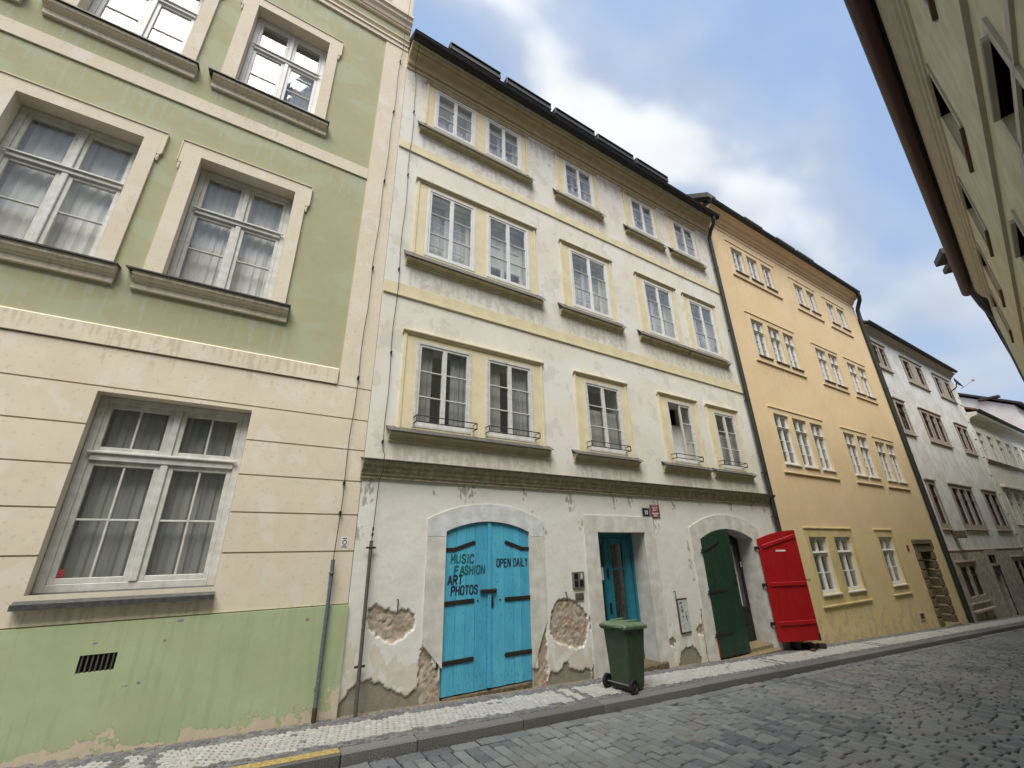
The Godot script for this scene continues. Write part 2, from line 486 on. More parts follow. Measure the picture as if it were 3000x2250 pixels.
# o: m frame material, fw frame, sw sash, mw muntin, n casements side by side, rows panes high, cols panes wide per casement,
#    transom (y of the bar's middle) with tw its height, top_rows; post width between casements; curtain, inner
func window(h: Node3D, x0: float, x1: float, y0: float, y1: float, z: float, o: Dictionary) -> MeshInstance3D:
	var m: Material = o.m
	var fw: float = o.get("fw", 0.05)
	var sw: float = o.get("sw", 0.045)
	var mw: float = o.get("mw", 0.022)
	var n: int = o.get("n", 2)
	var post: float = o.get("post", 0.0)
	var fr := MB.new()
	fr.ring(x0, x1, y0, y1, fw, z - 0.1, z, 0.006)
	var areas := []
	var ix0 := x0 + fw
	var ix1 := x1 - fw
	var iy0 := y0 + fw
	var iy1 := y1 - fw
	var cw := (ix1 - ix0 - post * (n - 1)) / n
	var spans := []
	if o.has("transom"):
		var ty: float = o.transom
		var tw: float = o.get("tw", 0.08)
		fr.cbox(ix0, ix1, ty - tw / 2, ty + tw / 2, z - 0.1, z + 0.02, 0.008)
		if o.has("tw"):
			fr.cbox(ix0 - fw * 0.5, ix1 + fw * 0.5, ty + tw * 0.2, ty + tw * 0.5, z + 0.018, z + 0.045, 0.008)
		spans = [[iy0, ty - tw / 2, o.get("rows", 3), 0], [ty + tw / 2, iy1, o.get("top_rows", 1), 1]]
	else:
		spans = [[iy0, iy1, o.get("rows", 3), 0]]
	for s in spans:
		for k in n:
			areas.append([ix0 + k * (cw + post), ix0 + k * (cw + post) + cw, s[0], s[1], s[2]])
		if post > 0:
			for k in n - 1:
				var px := ix0 + (k + 1) * cw + k * post
				fr.cbox(px, px + post, s[0], s[1], z - 0.1, z + 0.012, 0.008)
	var w := obj("window", fr, m, h)
	var cols: int = o.get("cols", 1)
	for a in areas:
		var sb := MB.new()
		sb.ring(a[0], a[1], a[2], a[3], sw, z - 0.065, z - 0.012, 0.005)
		var gx0: float = a[0] + sw
		var gx1: float = a[1] - sw
		var gy0: float = a[2] + sw
		var gy1: float = a[3] - sw
		var rows: int = a[4]
		var pw := (gx1 - gx0 - mw * (cols - 1)) / cols
		var ph := (gy1 - gy0 - mw * (rows - 1)) / rows
		for r in rows - 1:
			var yy := gy0 + (r + 1) * ph + r * mw
			sb.cbox(gx0, gx1, yy, yy + mw, z - 0.06, z - 0.02, 0.004)
		for q in cols - 1:
			var xx := gx0 + (q + 1) * pw + q * mw
			sb.cbox(xx, xx + mw, gy0, gy1, z - 0.061, z - 0.019, 0.004)
		obj("sash", sb, m, w)
		for r in rows:
			for q in cols:
				var px0 := gx0 + q * (pw + mw)
				var py0 := gy0 + r * (ph + mw)
				pane(w, px0, px0 + pw, py0, py0 + ph, z - 0.04)
	if o.get("inner", false):
		var ib := MB.new()
		var zi := z - 0.27
		ib.ring(x0 + 0.01, x1 - 0.01, y0 + 0.01, y1 - 0.01, 0.09, zi - 0.05, zi, 0.006)
		var mx := (x0 + x1) / 2
		ib.cbox(mx - 0.045, mx + 0.045, y0 + 0.1, y1 - 0.1, zi - 0.05, zi - 0.001, 0.006)
		for r in 2:
			var yy := lerpf(y0, y1, (r + 1) / 3.0) - 0.02
			ib.cbox(x0 + 0.1, mx - 0.045, yy - 0.012, yy + 0.012, zi - 0.045, zi - 0.01, 0.004)
			ib.cbox(mx + 0.045, x1 - 0.1, yy - 0.012, yy + 0.012, zi - 0.045, zi - 0.01, 0.004)
		obj("inner_frame", ib, M.white_paint, w)
		for k in 2:
			pane(w, x0 + 0.1 if k == 0 else mx + 0.045, mx - 0.045 if k == 0 else x1 - 0.1, y0 + 0.1, y1 - 0.1, zi - 0.028, 0.01)
	var cu: String = o.get("curtain", "")
	var cm: Material = o.get("cm", M.curtain)
	var zc := z - (0.36 if o.get("inner", false) else 0.17)
	if cu == "full":
		obj("curtain", drape(x0, x1, y0, y1, zc, 55, 0.014), cm, w)
	elif cu == "sides":
		var t := (x1 - x0) * rng.randf_range(0.27, 0.4)
		obj("curtain", drape(x0, x0 + t, y0, y1, zc, 70, 0.02), cm, w)
		obj("curtain", drape(x1 - t, x1, y0, y1, zc, 70, 0.02), cm, w)
	elif cu == "half":
		obj("curtain", drape(x0, x1, y0, lerpf(y0, y1, 0.62), zc, 55, 0.014), cm, w)
	elif cu == "blind":
		obj("curtain", drape(x0, x1, lerpf(y0, y1, 0.3), y1, zc + 0.06, 3, 0.002), cm, w)
	return w

# rooms behind a facade: outer shell, floors and partition so that daylight enters only by the windows
func rooms(h: Node3D, x0: float, x1: float, ys: Array, depth := 4.2, m: Material = null) -> void:
	var mb := MB.new()
	var zf := -0.5
	for i in ys.size():
		mb.box(x0 + 0.05, x1 - 0.05, ys[i] - 0.12, ys[i] + 0.12, -depth, zf)
	mb.box(x0, x1, ys[0] - 0.2, ys[-1] + 0.15, -depth - 0.3, -depth)
	mb.box(x0, x0 + 0.2, ys[0] - 0.2, ys[-1] + 0.15, -depth, zf)
	mb.box(x1 - 0.2, x1, ys[0] - 0.2, ys[-1] + 0.15, -depth, zf)
	obj("inner_walls", mb, m if m else M.room, h)

func roof_slab(h: Node3D, x0: float, x1: float, y0: float, z0: float, pitch: float, run: float, m: Material) -> void:
	var mb := MB.new()
	var y1 := y0 + pitch * run
	mb.hexa([Vector3(x0, y0, z0), Vector3(x1, y0, z0), Vector3(x1, y1, z0 - run), Vector3(x0, y1, z0 - run),
		Vector3(x0, y0 - 0.12, z0), Vector3(x1, y0 - 0.12, z0), Vector3(x1, y1 - 0.12, z0 - run), Vector3(x0, y1 - 0.12, z0 - run)])
	mb.hexa([Vector3(x0, y1 - 0.01, z0 - run), Vector3(x1, y1 - 0.01, z0 - run), Vector3(x1, y0 - 1.0, z0 - 2 * run), Vector3(x0, y0 - 1.0, z0 - 2 * run),
		Vector3(x0, y1 - 0.12, z0 - run), Vector3(x1, y1 - 0.12, z0 - run), Vector3(x1, y0 - 1.2, z0 - 2 * run), Vector3(x0, y0 - 1.2, z0 - 2 * run)])
	obj("roof", mb, m, h)

# half-round gutter along x, open at the top
func gutter(h: Node3D, x0: float, x1: float, y: float, z: float, r: float, m: Material, bracket := 0.0) -> void:
	var mb := MB.new()
	var n := 10
	for i in n:
		var a0 := PI + PI * i / n
		var a1 := PI + PI * (i + 1) / n
		for rr in [r, r - 0.012]:
			var p0 := Vector3(x0, y + sin(a0) * rr, z + cos(a0) * rr)
			var p1 := Vector3(x0, y + sin(a1) * rr, z + cos(a1) * rr)
			var q := Vector3(x1 - x0, 0, 0)
			if rr == r: mb.quad(p0, p1, p1 + q, p0 + q)
			else: mb.quad(p1, p0, p0 + q, p1 + q)
	for e in [x0, x1]:
		var pts := PackedVector2Array()
		for i in n + 1:
			var a := PI + PI * i / n
			pts.append(Vector2(z + cos(a) * r, y + sin(a) * r))
		for i in n - 1:
			mb.tri(Vector3(e, pts[0].y, pts[0].x), Vector3(e, pts[i + 1].y, pts[i + 1].x), Vector3(e, pts[i + 2].y, pts[i + 2].x))
	mb.tube([Vector3(x0, y + 0.004, z + r), Vector3(x1, y + 0.004, z + r)], 0.014, 8)
	var g := obj("gutter", mb, m, h)
	if bracket > 0:
		var x := x0 + bracket * 0.5
		while x < x1:
			var b := MB.new()
			var pts := []
			for i in 9:
				var a := PI + PI * i / 8
				pts.append(Vector3(x, y + sin(a) * (r + 0.008), z + cos(a) * (r + 0.008)))
			b.tube(pts, 0.008, 5)
			obj("bracket", b, m, g)
			x += bracket

# ------------------------------------------------------------------ painted plaster pictures
# one picture over the rectangle x0..x1, y0..y1 of a facade; paint(x, y) gives a linear colour
func bake(x0: float, x1: float, y0: float, y1: float, ppm: float, paint: Callable) -> ImageTexture:
	var w := int((x1 - x0) * ppm)
	var h := int((y1 - y0) * ppm)
	var d := PackedByteArray()
	d.resize(w * h * 3)
	var lut := PackedByteArray()
	lut.resize(1025)
	for i in 1025:
		lut[i] = int(round(255 * Color(i / 1024.0, 0, 0).linear_to_srgb().r))
	var k := 0
	for j in h:
		var y := y1 - (j + 0.5) / ppm
		for i in w:
			var c: Color = paint.call(x0 + (i + 0.5) / ppm, y)
			d[k] = lut[clampi(int(c.r * 1024), 0, 1024)]
			d[k + 1] = lut[clampi(int(c.g * 1024), 0, 1024)]
			d[k + 2] = lut[clampi(int(c.b * 1024), 0, 1024)]
			k += 3
	var im := Image.create_from_data(w, h, false, Image.FORMAT_RGB8, d)
	im.generate_mipmaps()
	return ImageTexture.create_from_image(im)

func baked_mat(t: Texture2D, x0: float, x1: float, y0: float, y1: float, rough := 0.93) -> StandardMaterial3D:
	var m := StandardMaterial3D.new()
	m.albedo_texture = t
	m.roughness = rough
	m.texture_repeat = false
	m.set_meta("rect", [x0, x1, y0, y1])
	return m

func wall_uv(mb: MB, x0: float, x1: float, y0: float, y1: float) -> void:
	mb.u0 = Vector2(x0, -y1)
	mb.us = Vector2(1.0 / (x1 - x0), 1.0 / (y1 - y0))

var N1 := FastNoiseLite.new()
var N2 := FastNoiseLite.new()
var N3 := FastNoiseLite.new()
var N4 := FastNoiseLite.new()
func make_noises() -> void:
	N1.seed = 7; N1.noise_type = FastNoiseLite.TYPE_SIMPLEX_SMOOTH; N1.frequency = 1.0; N1.fractal_octaves = 4
	N2.seed = 19; N2.noise_type = FastNoiseLite.TYPE_SIMPLEX_SMOOTH; N2.frequency = 1.0; N2.fractal_octaves = 2
	N4.seed = 3; N4.noise_type = FastNoiseLite.TYPE_CELLULAR; N4.frequency = 1.0; N4.cellular_return_type = FastNoiseLite.RETURN_DISTANCE2_SUB
	N3.seed = 41; N3.noise_type = FastNoiseLite.TYPE_SIMPLEX_SMOOTH; N3.frequency = 1.0; N3.fractal_octaves = 3

# where the plaster has fallen off the white house: kind 0 smooth brown-grey render, 1 rough rubble and old brick
var losses := [
	[1, [1.68, -0.75, 1.69, -0.66, 1.79, -0.62, 1.91, -0.68, 2.08, -0.72, 2.21, -0.70, 2.34, -0.76, 2.35, -0.85, 2.32, -0.96, 2.18, -1.05, 2.06, -1.10, 1.97, -1.05, 1.83, -0.99, 1.72, -0.88]],
	[0, [1.40, -1.80, 1.42, -1.72, 1.47, -1.65, 1.54, -1.56, 1.65, -1.47, 1.79, -1.47, 1.96, -1.53, 2.05, -1.61, 2.14, -1.65, 2.29, -1.72, 2.41, -1.66, 2.46, -1.70, 2.46, -1.95, 1.4, -1.95]],
	[1, [2.52, -1.17, 2.59, -1.22, 2.63, -1.35, 2.65, -1.43, 2.69, -1.46, 2.79, -1.75, 2.79, -1.95, 2.44, -1.95, 2.44, -1.53, 2.44, -1.23]],
	[1, [4.56, -1.05, 4.56, -1.50, 4.55, -2.0, 4.24, -2.0, 4.26, -1.67, 4.38, -1.68, 4.41, -1.51, 4.42, -1.31, 4.47, -1.13]],
	[1, [4.65, -1.18, 4.71, -0.91, 4.81, -0.77, 4.99, -0.76, 5.18, -0.78, 5.34, -0.90, 5.45, -1.04, 5.45, -1.20, 5.34, -1.48, 5.19, -1.50, 5.01, -1.44, 4.76, -1.36, 4.67, -1.26]],
	[1, [5.50, -1.03, 5.66, -1.07, 5.86, -0.96, 5.86, -1.23, 5.7, -1.2, 5.51, -1.25]],
	[0, [4.55, -2.05, 4.6, -1.78, 4.68, -1.76, 4.78, -1.80, 4.84, -1.74, 4.90, -1.68, 4.97, -1.68, 5.05, -1.79, 5.16, -1.80, 5.23, -1.83, 5.33, -1.80, 5.44, -1.84, 5.44, -2.05]],
	[0, [5.46, -2.08, 5.47, -1.85, 5.53, -1.72, 5.66, -1.72, 5.72, -1.87, 5.86, -1.95, 5.86, -2.08]],
	[0, [7.10, -1.6, 7.15, -1.81, 7.21, -1.85, 7.39, -1.79, 7.42, -2.15, 7.06, -2.15]],
	[0, [7.44, -1.59, 7.57, -1.58, 7.62, -1.65, 7.53, -1.73, 7.45, -1.69]],
	[0, [7.62, -2.15, 7.66, -2.02, 7.74, -1.85, 7.88, -1.78, 8.09, -1.79, 8.23, -1.89, 8.29, -2.02, 8.3, -2.15]],
	[1, [8.52, -1.18, 8.68, -1.24, 8.9, -1.28, 8.9, -2.2, 8.47, -2.2, 8.50, -1.63, 8.31, -1.59, 8.27, -1.52, 8.41, -1.45, 8.49, -1.45]],
	[1, [10.86, -1.77, 11.01, -1.74, 11.19, -1.90, 11.25, -2.25, 10.81, -2.25, 10.83, -2.00]],
	[1, [7.10, -0.87, 7.17, -0.91, 7.22, -1.16, 7.16, -1.40, 7.10, -1.3]],
	[0, [11.2, -2.3, 11.25, -2.02, 11.6, -1.98, 11.9, -2.06, 12.2, -2.0, 12.25, -2.3]],
]
# old filler and peeled spots under the cornice and down the door surround
var spots := [[2.55, 0.95, 0.06], [3.05, 0.93, 0.09], [3.2, 0.9, 0.07], [4.2, 0.96, 0.06], [5.22, 0.86, 0.1], [6.35, 0.92, 0.08], [6.8, 0.95, 0.07], [7.45, 0.52, 0.12], [7.3, 0.3, 0.06], [7.35, -0.05, 0.05], [7.38, -0.3, 0.05], [8.45, 0.05, 0.06], [8.4, -0.3, 0.05], [8.45, -0.6, 0.04], [9.85, 0.62, 0.06], [10.3, 0.98, 0.07], [11.2, 0.96, 0.06], [11.75, 0.92, 0.06], [5.46, 0.45, 0.06], [4.62, 0.3, 0.05], [1.52, 0.85, 0.1], [1.46, 0.3, 0.06], [4.35, 0.58, 0.05], [8.15, 0.9, 0.06], [9.1, 0.94, 0.05], [7.6, 0.84, 0.1], [2.6, -0.2, 0.05]]

var loss_boxes := []
func prepare_losses() -> void:
	for l in losses:
		var p := PackedVector2Array()
		var r := Rect2(l[1][0], l[1][1], 0, 0)
		for i in range(0, l[1].size(), 2):
			p.append(Vector2(l[1][i], l[1][i + 1]))
			r = r.expand(p[-1])
		loss_boxes.append([l[0], p, r.grow(0.06)])

# 0 sound plaster, 1 smooth render showing, 2 rubble showing
func loss_at(x: float, y: float) -> int:
	var q := Vector2(x, y)
	var hit := false
	for l in loss_boxes:
		if l[2].has_point(q): hit = true
	if not hit: return 0
	q += Vector2(N1.get_noise_2d(x * 9, y * 9), N1.get_noise_2d(x * 9 + 40, y * 9)) * 0.035
	for l in loss_boxes:
		if l[2].has_point(q) and Geometry2D.is_point_in_polygon(q, l[1]): return 2 if l[0] == 1 else 1
	return 0

func paint_low(x: float, y: float) -> Color:
	var a := N1.get_noise_2d(x * 1.3, y * 1.3)
	var b := N1.get_noise_2d(x * 9 + 30, y * 9)
	var g := N2.get_noise_2d(x * 45, y * 45)
	var k := loss_at(x, y)
	if k == 1:
		var t := 0.5 + 0.5 * b
		return Color(0.24, 0.215, 0.165).lerp(Color(0.33, 0.3, 0.24), t) * (1.0 + 0.1 * g)
	if k == 2:
		var t := clampf(0.5 + 0.9 * b + 0.25 * g, 0, 1)
		var rub := Color(0.36, 0.295, 0.22).lerp(Color(0.52, 0.45, 0.36), t)
		if N4.get_noise_2d(x * 5.5, y * 8) < -0.93: rub = Color(0.42, 0.37, 0.3)
		elif N3.get_noise_2d(x * 3.1 + 4, y * 3.7) > 0.22: rub = rub.lerp(Color(0.42, 0.25, 0.17), 0.45)
		return rub
	var c := Color(0.765, 0.75, 0.69) * (1.0 + 0.06 * a + 0.04 * b + 0.015 * g)
	# whiter newer wash in patches, cream older wash near the foot of the wall where it peels
	var wsh := smoothstep(-0.05, 0.12, N3.get_noise_2d(x * 0.9 + 11, y * 1.1) - 0.18)
	c = c.lerp(Color(0.78, 0.785, 0.75), wsh * 0.6)
	if y < gy(x) + 1.0:
		var old := N3.get_noise_2d(x * 4.2 + 5, y * 2.4) + (gy(x) + 0.42 - y) * 0.9
		if old > 0.03: c = c.lerp(Color(0.66, 0.6, 0.48), 0.75)
	for s in spots:
		var dx: float = x - s[0]
		var dy: float = (y - s[1]) * 0.6
		var dd: float = dx * dx + dy * dy
		if dd < s[2] * s[2] * 1.6:
			var e = N1.get_noise_2d(x * 12 + 9, y * 6) + 0.2 - sqrt(dd) / s[2] * 0.35
			if e > 0.12: c = c.lerp(Color(0.3, 0.27, 0.22), 0.75)
			elif e > 0.0: c = c.lerp(Color(0.48, 0.43, 0.36), 0.7)
	# hairline cracks
	var cr := absf(N3.get_noise_2d(x * 1.7 + 70, y * 1.7))
	if cr < 0.004 and N2.get_noise_2d(x * 2, y * 2 + 9) > 0.1: c *= 0.86
	return c

var sills := []      # rectangles under which rain has left dirt: x0, x1, y
func paint_up(x: float, y: float) -> Color:
	var a := N1.get_noise_2d(x * 0.8 + 3, y * 0.8)
	var b := N1.get_noise_2d(x * 6, y * 6 + 50)
	var g := N2.get_noise_2d(x * 38, y * 38)
	var c := Color(0.725, 0.69, 0.6) * (1.0 + 0.07 * a + 0.05 * b + 0.015 * g)
	var pale := N3.get_noise_2d(x * 0.5 + 20, y * 0.7)
	if pale > 0.0: c = c.lerp(Color(0.74, 0.73, 0.68), clampf(pale * 4, 0, 0.8))
	var blot := N3.get_noise_2d(x * 1.6 + 60, y * 1.2) + 0.35 * b
	if blot > 0.32: c = c.lerp(Color(0.47, 0.43, 0.36), 0.3)
	for s in sills:
		if x > s[0] and x < s[1] and y < s[2] and y > s[2] - 0.75:
			var run = N1.get_noise_2d(x * 7 + 13, y * 1.1) * 0.55 + 0.5 * b - (s[2] - y) * 0.55 + 0.22
			if run > 0.12: c = c.lerp(Color(0.46, 0.415, 0.33), 0.42)
			elif run > 0.02: c = c.lerp(Color(0.5, 0.455, 0.37), 0.22)
	return c

var green_sills := []
func drips(x: float, y: float, list: Array, length: float, c: Color, dirt: Color, k: float) -> Color:
	for s in list:
		if x > s[0] and x < s[1] and y < s[2] and y > s[2] - length:
			var run = N1.get_noise_2d(x * 13 + 3, y * 0.7) * 0.8 + 0.25 * N1.get_noise_2d(x * 9, y * 9) - (s[2] - y) / length * 0.4
			if run > 0.12: c = c.lerp(dirt, k)
			elif run > 0.04: c = c.lerp(dirt, k * 0.5)
	return c

func paint_cream(x: float, y: float) -> Color:
	var a := N1.get_noise_2d(x * 0.9 + 31, y * 0.9)
	var b := N1.get_noise_2d(x * 6 + 4, y * 6)
	var g := N2.get_noise_2d(x * 26, y * 26)
	var c := Color(0.735, 0.652, 0.515) * (1.0 + 0.06 * a + 0.035 * b + 0.018 * g)
	if N3.get_noise_2d(x * 1.3 + 8, y * 0.9) > 0.2: c = c.lerp(Color(0.7, 0.6, 0.47), 0.35)
	if N3.get_noise_2d(x * 2.1 + 50, y * 1.6) > 0.33: c = c.lerp(Color(0.78, 0.73, 0.64), 0.5)
	c = drips(x, y, green_sills, 0.5, c, Color(0.5, 0.42, 0.32), 0.5)
	if N1.get_noise_2d(x * 17, y * 17 + 3) > 0.5: c = c.lerp(Color(0.42, 0.36, 0.29), 0.4)
	return c

func paint_green(x: float, y: float) -> Color:
	var a := N1.get_noise_2d(x * 0.8 + 71, y * 0.8)
	var b := N1.get_noise_2d(x * 5 + 14, y * 5)
	var g := N2.get_noise_2d(x * 26 + 5, y * 26)
	var c := Color(0.415, 0.405, 0.25) * (1.0 + 0.07 * a + 0.04 * b + 0.02 * g)
	var pale := N3.get_noise_2d(x * 0.8 + 2, y * 1.3 + 40)
	if pale > 0.12: c = c.lerp(Color(0.43, 0.46, 0.33), clampf((pale - 0.12) * 5, 0, 0.6))
	c = drips(x, y, green_sills, 0.7, c, Color(0.45, 0.47, 0.37), 0.55)
	return c

var orange_sills := []
func paint_orange(x: float, y: float) -> Color:
	var a := N1.get_noise_2d(x * 0.5 + 17, y * 0.5)
	var b := N1.get_noise_2d(x * 3.5 + 44, y * 3.5)
	var g := N2.get_noise_2d(x * 22, y * 22)
	var c := Color(0.735, 0.56, 0.335) if y > 0.44 else Color(0.72, 0.585, 0.3)
	c = c * (1.0 + 0.06 * a + 0.035 * b + 0.02 * g)
	if N3.get_noise_2d(x * 0.7 + 90, y * 0.9) > 0.16: c = c.lerp(Color(0.75, 0.6, 0.4), 0.35)
	c = drips(x, y, orange_sills, 0.9, c, Color(0.5, 0.385, 0.23), 0.35)
	if y < gy(x) + 0.75:
		var d := N1.get_noise_2d(x * 2.4, y * 2.0) + N1.get_noise_2d(x * 9, y * 9) * 0.3 - (y - gy(x) - 0.25) * 0.6
		if d > 0.12: c = c.lerp(Color(0.46, 0.37, 0.22), 0.4)
	if Vector2((x - 15.9) * 1.3, y + 1.69).length() + 0.03 * N1.get_noise_2d(x * 20, y * 20) < 0.12: c = Color(0.66, 0.61, 0.52)
	return c

# painted boards: grain, brush streaks, chips and scuffs towards the foot
func paint_boards(x: float, y: float, base: Color, deep: Color, bare: Color, foot: float, wear: float) -> Color:
	var g := N1.get_noise_2d(x * 60, y * 2.2)
	var a := N1.get_noise_2d(x * 4, y * 1.6 + 9)
	var c := base.lerp(deep, clampf(0.35 + 0.45 * g + 0.4 * a, 0, 1))
	var ch := N1.get_noise_2d(x * 38 + 7, y * 9) + wear
	var h := y - foot
	if h < 0.5: ch += (0.5 - h) * 0.3
	if ch > 0.5: c = c.lerp(bare, 0.65)
	elif ch > 0.44: c = c * 0.85
	return c

func paint_dado(x: float, y: float) -> Color:
	var a := N1.get_noise_2d(x * 1.2, y * 1.2)
	var b := N1.get_noise_2d(x * 7, y * 7 + 20)
	var g := N2.get_noise_2d(x * 50, y * 50)
	var c := Color(0.42, 0.50, 0.295) * (1.0 + 0.1 * a + 0.05 * b + 0.03 * g)
	var st := N1.get_noise_2d(x * 9, y * 0.5 + 7)
	if st > 0.22: c = c.lerp(Color(0.34, 0.38, 0.22), 0.3)
	var old := N3.get_noise_2d(x * 1.1 + 3, y * 1.5)
	if old > 0.08: c = c.lerp(Color(0.44, 0.46, 0.27), 0.4)
	var peel := N1.get_noise_2d(x * 3.2 + 8, y * 3.2) * 0.22 + N1.get_noise_2d(x * 14, y * 14) * 0.06 + gy(x) + 0.06 - y
	if x > 0.85: peel = maxf(peel, N1.get_noise_2d(x * 8, y * 8) * 0.2 + (x - 1.36) * 0.9 - (y - gy(x) - 0.3) * 0.5)
	if peel > 0.0: c = Color(0.62, 0.53, 0.41) * (1.0 + 0.1 * b)
	elif peel > -0.02: c = c * 0.85
	for s in [[-0.98, -0.76, 0.035], [-0.42, -0.8, 0.028], [-0.66, -1.17, 0.03], [-0.55, -1.16, 0.035], [0.96, -0.72, 0.05], [-0.32, -0.62, 0.05]]:
		var d := Vector2(x - s[0], (y - s[1]) * 1.3).length() + N1.get_noise_2d(x * 20, y * 20) * 0.02
		if d < s[2] * 0.4: c = Color(0.24, 0.22, 0.19)
		elif d < s[2] * 0.65: c = Color(0.42, 0.43, 0.4)
	return c

# ------------------------------------------------------------------ white house
func pz(v: float, z: float) -> float:      # a size read on the facade plane, for a piece standing z in front of it
	return v * (6.4 - z) / 6.4

func arch_top(x: float, cx: float, hw: float, rise: float, apex: float) -> float:
	var r := (hw * hw + rise * rise) / (2 * rise)
	var d := clampf(absf(x - cx), 0, r)
	return apex - (r - sqrt(r * r - d * d))

func arch_band(ox0: float, ox1: float, oy: float, oap: float, ix0: float, ix1: float, iap: float, irise: float, bottom: float) -> Array:
	# returns [left leg and top-left polygon ..., as strips] : list of quads in x,y between inner and outer outline
	var out := []
	var cx := (ix0 + ix1) / 2
	var hw := (ix1 - ix0) / 2
	var ocx := (ox0 + ox1) / 2
	var ohw := (ox1 - ox0) / 2
	var n := 20
	var inn := []
	var outl := []
	inn.append(Vector2(ix0, bottom)); outl.append(Vector2(ox0, bottom))
	for i in n + 1:
		var t := float(i) / n
		var x := lerpf(ix0, ix1, t)
		inn.append(Vector2(x, arch_top(x, cx, hw, irise, iap)))
		var xo := lerpf(ox0, ox1, t)
		outl.append(Vector2(xo, arch_top(xo, ocx, ohw, oap - oy, oap)))
	inn.append(Vector2(ix1, bottom)); outl.append(Vector2(ox1, bottom))
	for i in inn.size() - 1:
		out.append([outl[i], outl[i + 1], inn[i + 1], inn[i]])
	return out

func band_mesh(strips: Array, z0: float, z1: float, keep: Callable) -> MB:
	var mb := MB.new()
	for s in strips:
		var c: Vector2 = (s[0] + s[1] + s[2] + s[3]) / 4
		if not keep.call(c): continue
		var a := Vector3(s[0].x, s[0].y, 0)
		var b := Vector3(s[1].x, s[1].y, 0)
		var d := Vector3(s[2].x, s[2].y, 0)
		var e := Vector3(s[3].x, s[3].y, 0)
		var f := Vector3(0, 0, z1)
		var k := Vector3(0, 0, z0)
		mb.quad(e + f, d + f, b + f, a + f)
		mb.quad(a + k, a + f, b + f, b + k)
		mb.quad(d + k, d + f, e + f, e + k)
		mb.quad(a + f, a + k, e + k, e + f)
		mb.quad(b + k, b + f, d + f, d + k)
	return mb

